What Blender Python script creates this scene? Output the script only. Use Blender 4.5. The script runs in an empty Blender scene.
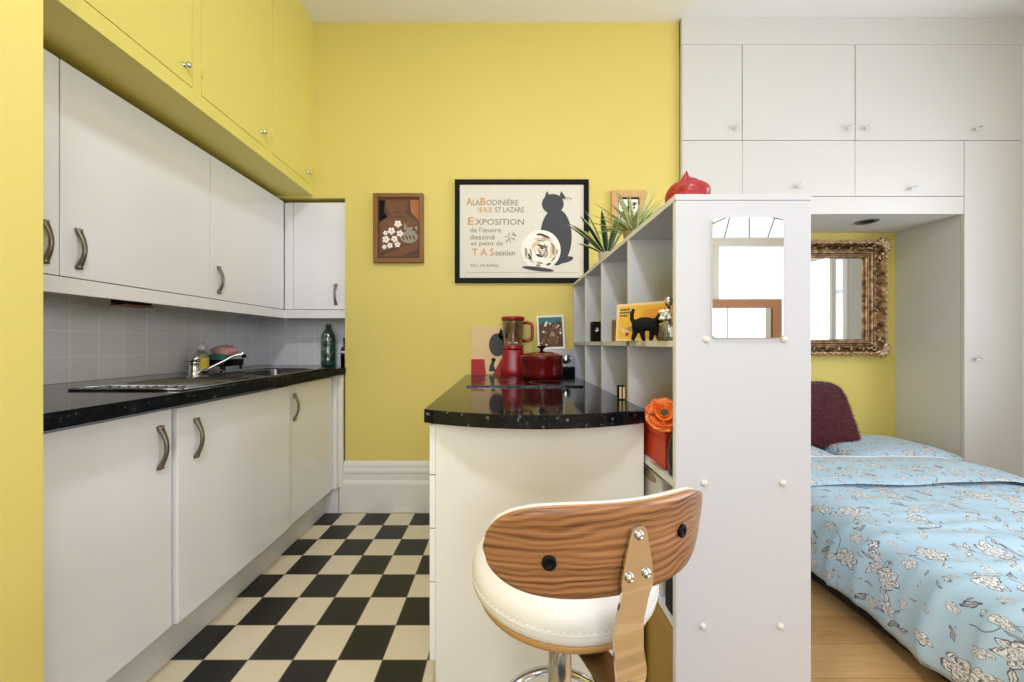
import bpy, bmesh, math, random
from mathutils import Vector, Matrix, noise as mnoise
random.seed(7)
PI = math.pi
scene = bpy.context.scene
COL = scene.collection
F, PX0, PY0, EYE = 364.0, 505.0, 343.0, 1.05

# ------------------------------------------------------------------ materials
def lin(c):
    r = []
    for v in c[:3]:
        v = v / 255.0
        r.append(v / 12.92 if v <= 0.04045 else ((v + 0.055) / 1.055) ** 2.4)
    return (r[0], r[1], r[2], 1.0)

class NT:
    def __init__(s, name):
        s.m = bpy.data.materials.new(name); s.m.use_nodes = True
        s.t = s.m.node_tree; s.n = s.t.nodes; s.b = s.n['Principled BSDF']
        s.out = s.n['Material Output']
    def node(s, t, **kw):
        n = s.n.new(t)
        for k, v in kw.items():
            setattr(n, k, v)
        return n
    def put(s, sock, v):
        if isinstance(v, bpy.types.NodeSocket): s.t.links.new(v, sock)
        else: sock.default_value = v
    def math(s, op, a, b=0.0, c=0.0, clamp=False):
        n = s.node('ShaderNodeMath', operation=op, use_clamp=clamp)
        s.put(n.inputs[0], a); s.put(n.inputs[1], b); s.put(n.inputs[2], c)
        return n.outputs[0]
    def vmath(s, op, a, b=(0, 0, 0)):
        n = s.node('ShaderNodeVectorMath', operation=op)
        s.put(n.inputs[0], a); s.put(n.inputs[1], b)
        return n.outputs['Value'] if op in ('LENGTH', 'DOT_PRODUCT', 'DISTANCE') else n.outputs[0]
    def mix(s, f, a, b):
        n = s.node('ShaderNodeMix', data_type='RGBA')
        s.put(n.inputs[0], f); s.put(n.inputs[6], a); s.put(n.inputs[7], b)
        return n.outputs[2]
    def coord(s, which='Object', scale=(1, 1, 1), loc=(0, 0, 0), rot=(0, 0, 0)):
        tc = s.node('ShaderNodeTexCoord'); mp = s.node('ShaderNodeMapping')
        s.t.links.new(tc.outputs[which], mp.inputs[0])
        mp.inputs['Location'].default_value = loc; mp.inputs['Scale'].default_value = scale
        mp.inputs['Rotation'].default_value = rot
        return mp.outputs[0]
    def noise(s, vec, scale=5, detail=3, rough=.5, dist=0.0):
        n = s.node('ShaderNodeTexNoise'); s.put(n.inputs['Vector'], vec)
        n.inputs['Scale'].default_value = scale; n.inputs['Detail'].default_value = detail
        n.inputs['Roughness'].default_value = rough; n.inputs['Distortion'].default_value = dist
        return n.outputs['Fac']
    def ramp(s, fac, stops):
        n = s.node('ShaderNodeValToRGB'); s.put(n.inputs[0], fac)
        e = n.color_ramp.elements
        while len(e) < len(stops): e.new(0.5)
        for i, (p, c) in enumerate(stops):
            e[i].position = p; e[i].color = c
        return n.outputs[0]
    def bump(s, h, strength=.2, dist=.01):
        n = s.node('ShaderNodeBump'); s.put(n.inputs['Height'], h)
        n.inputs['Strength'].default_value = strength; n.inputs['Distance'].default_value = dist
        s.t.links.new(n.outputs[0], s.b.inputs['Normal'])
    def setp(s, **kw):
        for k, v in kw.items():
            s.put(s.b.inputs[k.replace('_', ' ')], v)

MC = {}
def M(name, col, rough=.5, metal=0.0, var=.04, vscale=6, bump=0.0, bscale=60, coat=0.0, **kw):
    """plain procedural material: a base colour with a slight noise variation"""
    if name in MC: return MC[name]
    t = NT(name); c = lin(col)
    v = t.coord('Object')
    f = t.noise(v, vscale, 4)
    lo = tuple(x * (1 - var) for x in c[:3]) + (1,); hi = tuple(min(1, x * (1 + var)) for x in c[:3]) + (1,)
    t.setp(Base_Color=t.mix(f, lo, hi), Roughness=rough, Metallic=metal)
    if coat: t.setp(Coat_Weight=coat, Coat_Roughness=.05)
    if bump: t.bump(t.noise(v, bscale, 3), bump, .004)
    for k, x in kw.items(): t.setp(**{k: x})
    MC[name] = t.m
    return t.m

WALL_YELLOW = (222, 203, 110)
m_yellow = M('yellow wall paint', WALL_YELLOW, .6, var=.02, vscale=2, bump=.05, bscale=90)
m_yellow2 = M('yellow satin cupboard paint', (224, 211, 112), .38, var=.02, vscale=2, bump=.03, bscale=70)
m_white_wall = M('white emulsion', (236, 234, 230), .7, var=.015, vscale=2, bump=.04)
m_ceiling = M('ceiling white', (240, 239, 238), .8, var=.015, vscale=2)
m_gloss = M('cream gloss cabinet door', (238, 236, 236), .16, var=.01, vscale=3, coat=.3)
m_cream = M('cream cabinet carcass', (234, 229, 222), .4, var=.015)
m_kick = M('white laminate plinth', (222, 220, 216), .35, var=.02)
m_ward = M('white wardrobe paint', (214, 211, 207), .42, var=.012, vscale=3)
m_niche = M('off white niche panel', (214, 208, 196), .5, var=.012, vscale=3)
m_shelf = M('white melamine', (203, 204, 212), .4, var=.01, vscale=4)
m_edge = M('pale shelf edging', (226, 224, 220), .5, var=.03)
m_skirt = M('white gloss skirting', (228, 224, 216), .3, var=.015)
m_pewter = M('brushed pewter', (132, 124, 112), .38, 1.0, var=.1, vscale=40)
m_chrome = M('polished chrome', (214, 216, 220), .06, 1.0, var=.01)
m_satin = M('satin chrome', (206, 202, 196), .22, 1.0, var=.01)
m_steel = M('brushed stainless steel', (112, 111, 110), .22, 1.0, var=.06, vscale=30)
m_black = M('black paint', (13, 12, 12), .55, var=.08, Specular_IOR_Level=.15)
m_blackgloss = M('black gloss', (10, 10, 11), .12, var=.02)
m_gap = M('dark door gap', (70, 62, 50), .8)
m_redpot = M('wine red enamel', (104, 16, 17), .14, var=.04, coat=.4)
m_red = M('red glazed ceramic', (156, 20, 30), .4, var=.04, coat=.15)
m_redplastic = M('red plastic', (150, 20, 32), .25, var=.03)
m_orange = M('orange red card', (214, 72, 34), .5, var=.04)
m_mustard = M('mustard card', (168, 132, 40), .6, var=.05)
m_leather = M('ivory leatherette', (226, 222, 218), .45, var=.02, bump=.12, bscale=220)
m_ply = M('honey plywood edge', (190, 142, 84), .45, var=.08, vscale=30)
m_paper = M('poster paper', (224, 217, 204), .6, var=.03, vscale=5)
m_ink = M('dark grey ink', (58, 60, 63), .6, var=.06)
m_ochre = M('ochre ink', (206, 152, 70), .6, var=.12, vscale=30)
m_greyink = M('warm grey ink', (150, 138, 118), .6, var=.12, vscale=30)
m_peach = M('peach ink', (226, 190, 156), .6, var=.08, vscale=30)
m_whiteprint = M('white print', (240, 236, 226), .55, var=.03)
m_walnutframe = M('brown wood frame', (132, 88, 48), .45, var=.18, vscale=25)
m_pine = M('pale wood frame', (208, 164, 112), .5, var=.12, vscale=25)
m_oakframe = M('oak frame', (176, 120, 78), .5, var=.12, vscale=25)
m_leafg = M('dark green leaf', (34, 62, 42), .4, var=.25, vscale=40)
m_leafedge = M('pale leaf margin', (170, 180, 110), .45, var=.1)
m_leafl = M('striped green leaf', (112, 144, 66), .45, var=.25, vscale=40)
m_leafw = M('cream leaf stripe', (214, 218, 160), .45, var=.06)
m_pot = M('grey cream pot', (200, 192, 176), .55, var=.06)
m_tanpot = M('tan pot', (164, 142, 96), .6, var=.1)
m_petal = M('orange petal', (232, 124, 44), .5, var=.2, vscale=60)
m_petal2 = M('deep orange petal', (214, 92, 30), .5, var=.2, vscale=60)
m_silver = M('silver plastic', (176, 174, 170), .35, .6, var=.03)
m_brass = M('brass', (190, 150, 80), .3, 1.0, var=.06)
m_burg = M('burgundy fur', (100, 14, 36), .8, var=.4, vscale=18, Sheen_Weight=.5)
m_pinkcloth = M('pink cloth', (206, 152, 146), .85, var=.1, bump=.5, bscale=300)
m_teal = M('teal sponge', (60, 118, 112), .9, var=.1, bump=.6, bscale=300)
m_yellowlabel = M('yellow soap label', (220, 196, 60), .5, var=.05)
m_postera = M('mustard print', (226, 178, 62), .55, var=.1, vscale=14)
m_oprint = M('orange print', (226, 150, 50), .55, var=.1, vscale=14)
m_brown = M('brown leather', (110, 66, 40), .5, var=.1)
m_skin = M('brown painted skin', (112, 70, 42), .6, var=.25, vscale=25)
m_skin2 = M('dark brown paint', (84, 52, 28), .6, var=.3, vscale=20)
m_paintor = M('burnt orange paint', (168, 100, 58), .6, var=.2, vscale=20)
m_catgrey = M('grey paint', (150, 142, 126), .6, var=.25, vscale=60)
m_redprint = M('red print', (178, 30, 34), .55, var=.05)
m_creamprint = M('cream print', (232, 200, 150), .55, var=.07, vscale=10)
m_tealpaint = M('teal paint', (50, 110, 120), .6, var=.2, vscale=20)
m_lead = M('lead came', (60, 60, 62), .5, .5)
m_bedbase = M('black divan fabric', (20, 20, 22), .9, var=.1)
m_sheet = M('white sheet', (228, 230, 232), .8, var=.02)

def mirror_mat():
    t = NT('mirror glass'); f = t.noise(t.coord('Object'), 3, 2)
    t.setp(Base_Color=t.mix(f, (.86, .87, .87, 1), (.9, .9, .9, 1)), Roughness=.01, Metallic=1.0); return t.m
m_mirror = mirror_mat()

def glass_mat(name, col, fac=.12, rough=.02):
    t = NT(name)
    tr = t.node('ShaderNodeBsdfTransparent'); tr.inputs[0].default_value = col
    t.setp(Base_Color=(.9, .9, .9, 1), Roughness=rough)
    gl = t.node('ShaderNodeBsdfGlossy'); gl.inputs['Roughness'].default_value = rough
    mx = t.node('ShaderNodeMixShader')
    lw = t.node('ShaderNodeLayerWeight'); lw.inputs[0].default_value = .25
    t.put(mx.inputs[0], t.math('MULTIPLY_ADD', lw.outputs['Facing'], .5, fac * t_noise1(t), True))
    t.t.links.new(tr.outputs[0], mx.inputs[1]); t.t.links.new(gl.outputs[0], mx.inputs[2])
    t.t.links.new(mx.outputs[0], t.out.inputs[0])
    return t.m
def t_noise1(t): return .5
m_pane = glass_mat('window glass', (.97, .98, .98, 1), .06)
m_jug = glass_mat('smoky jug glass', (.88, .80, .74, 1), .25)
m_bottle = glass_mat('green bottle plastic', (.36, .52, .48, 1), .3, .08)
m_jar = glass_mat('clear jar glass', (.85, .88, .88, 1), .3)
m_soap = glass_mat('clear soap bottle', (.9, .92, .86, 1), .3, .1)

def granite(rough=.07, spec=.35):
    t = NT('black speckled laminate'); v = t.coord('Object')
    n1 = t.noise(v, 45, 4, .6)
    vo = t.node('ShaderNodeTexVoronoi'); t.put(vo.inputs['Vector'], v); vo.inputs['Scale'].default_value = 110
    sp = t.math('GREATER_THAN', t.node_rand(vo) if hasattr(t, 'node_rand') else sep_r(t, vo.outputs['Color']), .93)
    base = t.ramp(n1, [(.35, lin((9, 10, 12))), (.62, lin((22, 24, 27))), (.8, lin((60, 64, 68)))])
    big = t.math('GREATER_THAN', t.noise(v, 60, 2), .56)
    t.setp(Base_Color=t.mix(t.math('MULTIPLY', sp, big), base, lin((96, 98, 98))), Roughness=rough)
    t.setp(IOR=1.45, Specular_IOR_Level=spec)
    return t.m
def sep_r(t, c, i=0):
    s = t.node('ShaderNodeSeparateColor'); t.put(s.inputs[0], c); return s.outputs[i]
m_granite = granite()

def checker():
    t = NT('black and cream vinyl tiles'); T = .1485
    v = t.coord('Object', (1 / T, 1 / T, 1 / T), (.406 / T + 40, -1.206 / T + 40, 0))
    s = t.node('ShaderNodeSeparateXYZ'); t.put(s.inputs[0], v)
    fx = t.math('FLOOR', s.outputs[0]); fy = t.math('FLOOR', s.outputs[1])
    par = t.math('MODULO', t.math('ADD', fx, fy), 2.0)
    n = t.noise(t.coord('Object'), 7, 5)
    cream = t.mix(n, lin((214, 200, 172)), lin((226, 214, 188))); blk = t.mix(n, lin((24, 25, 24)), lin((34, 34, 33)))
    col = t.mix(t.math('GREATER_THAN', par, .5), cream, blk)
    def edge(o):
        f = t.math('FRACT', o); return t.math('MINIMUM', f, t.math('SUBTRACT', 1.0, f))
    g = t.math('LESS_THAN', t.math('MINIMUM', edge(s.outputs[0]), edge(s.outputs[1])), .010)
    t.setp(Base_Color=t.mix(g, col, lin((120, 110, 92))), Roughness=t.math('MULTIPLY_ADD', n, .2, .3))
    return t.m
m_checker = checker()

def oak():
    t = NT('oak floorboards'); v = t.coord('Object', loc=(0, .03, 0))
    br = t.node('ShaderNodeTexBrick'); t.put(br.inputs['Vector'], v)
    br.inputs['Scale'].default_value = 1; br.inputs['Brick Width'].default_value = .9; br.inputs['Row Height'].default_value = .13
    br.inputs['Mortar Size'].default_value = .0012; br.inputs['Color1'].default_value = (0, 0, 0, 1); br.inputs['Color2'].default_value = (1, 1, 1, 1)
    br.inputs['Mortar'].default_value = (.2, .2, .2, 1); br.offset = .37
    g = t.noise(t.coord('Object', (3, 45, 3)), 2.2, 5, .6, .6)
    k = t.noise(t.coord('Object', (1, 2.5, 1)), 7, 2)
    base = t.ramp(t.math('MULTIPLY_ADD', sep_r(t, br.outputs['Color']), .35, t.math('MULTIPLY', g, .65)),
                  [(.2, lin((190, 142, 88))), (.5, lin((212, 168, 112))), (.85, lin((228, 190, 136)))])
    base = t.mix(t.math('GREATER_THAN', k, .80), base, lin((130, 86, 50)))
    t.setp(Base_Color=t.mix(br.outputs['Fac'], base, lin((176, 130, 82))), Roughness=.35)
    return t.m
m_oak = oak()

def tiles(axis):
    t = NT('white splashback tiles ' + axis)
    v = t.coord('Object'); s = t.node('ShaderNodeSeparateXYZ'); t.put(s.inputs[0], v)
    c = t.node('ShaderNodeCombineXYZ')
    t.put(c.inputs[0], s.outputs[1 if axis == 'side' else 0]); t.put(c.inputs[1], t.math('ADD', s.outputs[2], .003))
    br = t.node('ShaderNodeTexBrick'); t.put(br.inputs['Vector'], c.outputs[0]); br.offset = 0
    br.inputs['Scale'].default_value = 1; br.inputs['Brick Width'].default_value = .1; br.inputs['Row Height'].default_value = .1
    br.inputs['Mortar Size'].default_value = .0030; br.inputs['Mortar Smooth'].default_value = .4
    br.inputs['Color1'].default_value = lin((234, 234, 238)); br.inputs['Color2'].default_value = lin((240, 240, 244))
    br.inputs['Mortar'].default_value = lin((253, 252, 250))
    n = t.noise(v, 16, 2)
    t.setp(Base_Color=br.outputs['Color'], Roughness=.14)
    t.bump(t.math('MULTIPLY_ADD', br.outputs['Fac'], -.6, n), .25, .006)
    return t.m
m_tile_side, m_tile_back = tiles('side'), tiles('back')

def walnut():
    t = NT('walnut veneer'); v = t.coord('UV', (1.2, 16, 1), (0.3, .2, 0))
    d = t.noise(t.coord('UV', (5, 9, 1)), 1.2, 2)
    off = t.node('ShaderNodeCombineXYZ'); t.put(off.inputs[1], t.math('MULTIPLY', d, .9))
    vv = t.vmath('ADD', v, off.outputs[0])
    w = t.node('ShaderNodeTexWave', wave_type='BANDS', bands_direction='Y'); t.put(w.inputs['Vector'], vv)
    w.inputs['Scale'].default_value = 2.0; w.inputs['Distortion'].default_value = 2.2; w.inputs['Detail'].default_value = 3; w.inputs['Detail Scale'].default_value = 1.2
    fine = t.noise(t.coord('UV', (6, 300, 1)), 1, 4)
    mid = t.noise(t.vmath('ADD', t.coord('UV', (1.6, 95, 1)), off.outputs[0]), 1, 3)
    f = t.math('ADD', t.math('MULTIPLY', fine, .34), t.math('ADD', t.math('MULTIPLY', w.outputs['Fac'], .17), t.math('MULTIPLY', mid, .52)))
    t.setp(Base_Color=t.ramp(f, [(.36, lin((96, 60, 36))), (.45, lin((136, 90, 55))), (.55, lin((160, 110, 70))), (.68, lin((180, 130, 88)))]), Roughness=.34)
    return t.m
m_walnut = walnut()

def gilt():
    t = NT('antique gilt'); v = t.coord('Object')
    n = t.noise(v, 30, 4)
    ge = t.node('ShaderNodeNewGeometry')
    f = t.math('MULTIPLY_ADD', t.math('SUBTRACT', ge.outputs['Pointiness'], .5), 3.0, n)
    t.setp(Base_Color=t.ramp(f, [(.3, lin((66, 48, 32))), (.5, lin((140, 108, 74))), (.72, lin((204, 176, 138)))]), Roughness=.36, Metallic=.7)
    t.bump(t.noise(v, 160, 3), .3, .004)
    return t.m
m_gilt = gilt()

def floral():
    t = NT('blue floral cotton'); uv = t.coord('UV')
    wob = t.node('ShaderNodeTexNoise'); t.put(wob.inputs['Vector'], uv); wob.inputs['Scale'].default_value = 38; wob.inputs['Detail'].default_value = 2
    wv = t.vmath('MULTIPLY', t.vmath('SUBTRACT', wob.outputs['Color'], (.5, .5, .5)), (.026, .026, 0))
    uvw = t.vmath('ADD', uv, wv)
    blue = t.mix(t.noise(uv, 3, 3), lin((168, 198, 217)), lin((178, 206, 223)))
    dark = lin((50, 54, 68)); white = lin((232, 232, 232)); grey = lin((178, 180, 186))
    def cellv(scale, rnd, vec, off):
        vo = t.node('ShaderNodeTexVoronoi', voronoi_dimensions='2D')
        p = t.vmath('ADD', vec, off)
        t.put(vo.inputs['Vector'], p); vo.inputs['Scale'].default_value = scale; vo.inputs['Randomness'].default_value = rnd
        loc = t.vmath('SUBTRACT', p, vo.outputs['Position'])
        s = t.node('ShaderNodeSeparateXYZ'); t.put(s.inputs[0], loc)
        return s.outputs[0], s.outputs[1], sep_r(t, vo.outputs['Color'], 0), sep_r(t, vo.outputs['Color'], 1), sep_r(t, vo.outputs['Color'], 2)
    col = blue
    # stems: thin iso-lines of a smooth noise, only in patches
    n1 = t.noise(uv, 5.5, 1); ns = t.math('LESS_THAN', t.math('ABSOLUTE', t.math('SUBTRACT', n1, .5)), .0035)
    patch = t.math('GREATER_THAN', t.noise(uv, 4.0, 1), .54)
    col = t.mix(t.math('MULTIPLY', t.math('MULTIPLY', ns, patch), .7), col, dark)
    # leaves / sprigs
    def leaves(col, scale, L, Wd, keep, off):
        x, y, r0, r1, r2 = cellv(scale, .95, uvw, off)
        a = t.math('MULTIPLY', r0, 6.283); ca = t.math('COSINE', a); sa = t.math('SINE', a)
        u = t.math('ADD', t.math('MULTIPLY', x, ca), t.math('MULTIPLY', y, sa))
        v = t.math('SUBTRACT', t.math('MULTIPLY', y, ca), t.math('MULTIPLY', x, sa))
        e = t.math('ADD', t.math('POWER', t.math('ABSOLUTE', t.math('DIVIDE', u, L)), 1.6), t.math('POWER', t.math('ABSOLUTE', t.math('DIVIDE', v, Wd)), 1.2))
        on = t.math('GREATER_THAN', r1, keep)
        body = t.math('MULTIPLY', t.math('LESS_THAN', e, 1.0), on)
        rim = t.math('MULTIPLY', body, t.math('GREATER_THAN', e, .6))
        rib = t.math('MULTIPLY', body, t.math('LESS_THAN', t.math('ABSOLUTE', v), Wd * .12))
        fill = t.mix(t.math('GREATER_THAN', r2, .4), grey, white)
        col = t.mix(body, col, fill)
        return t.mix(t.math('MULTIPLY', t.math('MAXIMUM', rim, rib), .85), col, dark)
    col = leaves(col, 11, .026, .009, .40, (.03, .41, 0))
    col = leaves(col, 16, .018, .0055, .45, (.53, .11, 0))
    col = leaves(col, 23, .012, .0036, .5, (.23, .81, 0))
    def flowers(col, scale, R0, R1, keep, off, pet):
        x, y, r0, r1, r2 = cellv(scale, .8, uvw, off)
        r = t.math('SQRT', t.math('ADD', t.math('MULTIPLY', x, x), t.math('MULTIPLY', y, y)))
        th = t.math('MULTIPLY_ADD', t.math('ARCTAN2', y, x), pet / 2.0, t.math('MULTIPLY', r2, 6.28))
        R = t.math('MULTIPLY', t.math('MULTIPLY_ADD', t.math('ABSOLUTE', t.math('SINE', th)), .3, .72),
                   t.math('MULTIPLY_ADD', r0, R1 - R0, R0))
        q = t.math('DIVIDE', r, R)
        on = t.math('GREATER_THAN', r1, keep)
        body = t.math('MULTIPLY', t.math('LESS_THAN', q, 1.0), on)
        rim = t.math('GREATER_THAN', q, .91)
        # inner layers of petals: rings whose lobes turn as they shrink
        th2 = t.math('ADD', th, t.math('MULTIPLY', q, 7.0))
        ring = t.math('SINE', t.math('MULTIPLY_ADD', q, 24.0, t.math('MULTIPLY', t.math('ABSOLUTE', t.math('SINE', th2)), 4.0)))
        line = t.math('GREATER_THAN', ring, .45)
        vein = t.math('GREATER_THAN', t.noise(t.vmath('MULTIPLY', uvw, (1, 1, 1)), 130, 2), .60)
        fill = t.mix(vein, white, grey)
        col = t.mix(body, col, fill)
        ln = t.math('MULTIPLY', body, t.math('MAXIMUM', t.math('MULTIPLY', rim, .9), t.math('MULTIPLY', line, .8)))
        return t.mix(ln, col, dark)
    col = flowers(col, 11.0, .013, .022, .12, (.17, .23, 0), 5)
    col = flowers(col, 6.2, .028, .042, .06, (.71, .37, 0), 6)
    t.setp(Base_Color=col, Roughness=.6, Sheen_Weight=.25, Sheen_Roughness=.4)
    t.bump(t.noise(uv, 900, 2), .08, .002)
    return t.m
m_floral = floral()

# ------------------------------------------------------------------ mesh builder
class MB:
    def __init__(s):
        s.bm = bmesh.new(); s.uv = s.bm.loops.layers.uv.new('UVMap'); s.mi = 0; s.X = Matrix.Identity(4)
    def _v(s, p): return s.bm.verts.new(s.X @ Vector(p))
    def _f(s, vs, smooth=False):
        try: f = s.bm.faces.new(vs)
        except ValueError: return None
        f.material_index = s.mi; f.smooth = smooth
        return f
    def box(s, x0, x1, y0, y1, z0, z1):
        x0, x1 = min(x0, x1), max(x0, x1); y0, y1 = min(y0, y1), max(y0, y1); z0, z1 = min(z0, z1), max(z0, z1)
        v = [s._v((x, y, z)) for z in (z0, z1) for x, y in ((x0, y0), (x1, y0), (x1, y1), (x0, y1))]
        for q in ((3, 2, 1, 0), (4, 5, 6, 7), (0, 1, 5, 4), (1, 2, 6, 5), (2, 3, 7, 6), (3, 0, 4, 7)):
            s._f([v[i] for i in q])
        return s
    def rings(s, rings, cap=True, smooth=True, closed=True):
        R = [[s._v(p) for p in r] for r in rings]
        n = len(R[0])
        for a, b in zip(R, R[1:]):
            for i in range(n if closed else n - 1):
                j = (i + 1) % n
                s._f([a[i], a[j], b[j], b[i]], smooth)
        if cap:
            s._f(list(reversed(R[0]))); s._f(R[-1])
        return s
    def prism(s, pts, d, axis='y'):
        """pts: 2-D outline; axis y: (x,z) extruded from d[0] to d[1]; axis z: (x,y); axis x: (y,z)"""
        def P(p, q):
            return (p[0], q, p[1]) if axis == 'y' else (p[0], p[1], q) if axis == 'z' else (q, p[0], p[1])
        a = [s._v(P(p, d[0])) for p in pts]; b = [s._v(P(p, d[1])) for p in pts]
        s._f(a); s._f(list(reversed(b)))
        n = len(pts)
        for i in range(n):
            j = (i + 1) % n; s._f([a[j], a[i], b[i], b[j]])
        return s
    def cyl(s, p0, p1, r0, r1=None, seg=24, cap=True, smooth=True):
        r1 = r0 if r1 is None else r1
        return s.tube([p0, p1], [r0, r1], seg, cap, smooth)
    def tube(s, pts, rad, seg=12, cap=True, smooth=True, closed=False, flat=1.0):
        P = [Vector(p) for p in pts]; n = len(P)
        rad = [rad] * n if not isinstance(rad, (list, tuple)) else rad
        rings = []; up = None
        for i, p in enumerate(P):
            if closed: d = P[(i + 1) % n] - P[i - 1]
            else: d = (P[min(i + 1, n - 1)] - P[max(i - 1, 0)])
            d.normalize()
            if up is None:
                up = Vector((0, 0, 1)) if abs(d.z) < .9 else Vector((1, 0, 0))
            u = (up - d * up.dot(d)).normalized(); w = d.cross(u); up = u
            rings.append([tuple(p + u * (rad[i] * math.cos(2 * PI * k / seg)) + w * (flat * rad[i] * math.sin(2 * PI * k / seg))) for k in range(seg)])
        if closed:
            rings.append(rings[0])
            s.rings(rings, False, smooth)
        else: s.rings(rings, cap, smooth)
        return s
    def lathe(s, prof, c=(0, 0, 0), seg=32, cap=True, smooth=True, axis=None):
        """prof: (radius, height) list along +z, or along the given axis vector"""
        Q = Matrix.Identity(4) if axis is None else Vector((0, 0, 1)).rotation_difference(Vector(axis)).to_matrix().to_4x4()
        c = Vector(c)
        return s.rings([[tuple(c + Q @ Vector((r * math.cos(2 * PI * k / seg), r * math.sin(2 * PI * k / seg), z))) for k in range(seg)] for r, z in prof], cap, smooth)
    def ball(s, c, r, seg=16, rings=10, rot=None):
        r = (r, r, r) if not isinstance(r, (list, tuple)) else r
        c = Vector(c); Q = rot if rot is not None else Matrix.Identity(3)
        rr = []
        for i in range(1, rings):
            a = PI * i / rings
            rr.append([tuple(c + Q @ Vector((r[0] * math.sin(a) * math.cos(2 * PI * k / seg), r[1] * math.sin(a) * math.sin(2 * PI * k / seg), -r[2] * math.cos(a)))) for k in range(seg)])
        R = [[s._v(p) for p in q] for q in rr]
        b = s._v(c + Q @ Vector((0, 0, -r[2]))); t = s._v(c + Q @ Vector((0, 0, r[2])))
        for a_, b_ in zip(R, R[1:]):
            for k in range(seg):
                j = (k + 1) % seg; s._f([a_[k], a_[j], b_[j], b_[k]], True)
        for k in range(seg):
            j = (k + 1) % seg; s._f([b, R[0][j], R[0][k]], True); s._f([t, R[-1][k], R[-1][j]], True)
        return s
    def grid(s, fn, nu, nv, uvfn=None, smooth=True, flip=False):
        V = [[s._v(fn(i / nu, j / nv)) for j in range(nv + 1)] for i in range(nu + 1)]
        for i in range(nu):
            for j in range(nv):
                q = [(i, j), (i + 1, j), (i + 1, j + 1), (i, j + 1)]
                if flip: q.reverse()
                f = s._f([V[a][b] for a, b in q], smooth)
                if f and uvfn:
                    for l, (a, b) in zip(f.loops, q): l[s.uv].uv = uvfn(a / nu, b / nv)
        return V
    def frame(s, x0, x1, z0, z1, prof, smooth=False):
        """picture-frame moulding: prof = closed list of (outward offset from opening, y)"""
        rings = []
        for o, y in prof:
            rings.append([(x0 - o, y, z0 - o), (x1 + o, y, z0 - o), (x1 + o, y, z1 + o), (x0 - o, y, z1 + o)])
        rings.append(rings[0])
        return s.rings(rings, False, smooth)
    def text(s, body, x, z, y, size, wid=None):
        cu = bpy.data.curves.new('lettering_curve', 'FONT'); cu.body = body; cu.size = size; cu.resolution_u = 2; cu.offset = size * .012
        ob = bpy.data.objects.new('lettering_curve', cu); COL.objects.link(ob)
        dg = bpy.context.evaluated_depsgraph_get(); dg.update()
        me = bpy.data.meshes.new_from_object(ob.evaluated_get(dg))
        xs = [v.co.x for v in me.vertices] or [0, 1]
        k = wid / (max(xs) - min(xs)) if wid else 1.0
        vs = [s._v((x + (v.co.x - min(xs)) * k, y, z + v.co.y)) for v in me.vertices]
        for p in me.polygons: s._f([vs[i] for i in p.vertices])
        bpy.data.objects.remove(ob); bpy.data.meshes.remove(me); bpy.data.curves.remove(cu)
        return s

def world_loc(o):
    l = Vector((0, 0, 0))
    while o is not None: l += o.location; o = o.parent
    return l
def obj(name, mb, mats, parent=None, loc=None, bevel=0, seg=2, smooth=False, subsurf=0, remesh=0, fix=True):
    bm = mb.bm
    if fix and bm.faces: bmesh.ops.recalc_face_normals(bm, faces=bm.faces)
    me = bpy.data.meshes.new(name); bm.to_mesh(me); bm.free()
    for m in (mats if isinstance(mats, (list, tuple)) else [mats]): me.materials.append(m)
    o = bpy.data.objects.new(name, me); COL.objects.link(o)
    off = Vector((0, 0, 0))
    if parent is not None:
        o.parent = parent; off = world_loc(parent)
    elif loc is not None:
        o.location = loc; off = Vector(loc)
    me.transform(Matrix.Translation(-off))
    if remesh:
        r = o.modifiers.new('Remesh', 'REMESH'); r.mode = 'VOXEL'; r.voxel_size = remesh; r.use_smooth_shade = True
        sm = o.modifiers.new('Smooth', 'SMOOTH'); sm.iterations = 6; sm.factor = .5
    if subsurf:
        q = o.modifiers.new('Subsurf', 'SUBSURF'); q.levels = subsurf; q.render_levels = subsurf
    if bevel:
        b = o.modifiers.new('Bevel', 'BEVEL'); b.width = bevel; b.segments = seg; b.limit_method = 'ANGLE'; b.angle_limit = .6; b.harden_normals = False
    return o
def tag(o, label, cat, group=None):
    o['label'] = label; o['category'] = cat
    if group: o['group'] = group
    return o
def thing(name, loc, label, cat, group=None):
    o = bpy.data.objects.new(name, None); COL.objects.link(o); o.location = loc; o.empty_display_size = .1
    return tag(o, label, cat, group)
def struct(name, mb, mats, parent=None, **kw):
    o = obj(name, mb, mats, parent, **kw)
    if parent is None: o['kind'] = 'structure'
    return o
def B(*a): return MB().box(*a)
def rrect(x0, x1, z0, z1, r, n=6):
    p = []
    for cx, cz, a0 in ((x1 - r, z1 - r, 0), (x0 + r, z1 - r, 90), (x0 + r, z0 + r, 180), (x1 - r, z0 + r, 270)):
        for k in range(n + 1):
            a = math.radians(a0 + 90 * k / n); p.append((cx + r * math.cos(a), cz + r * math.sin(a)))
    return p

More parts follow.
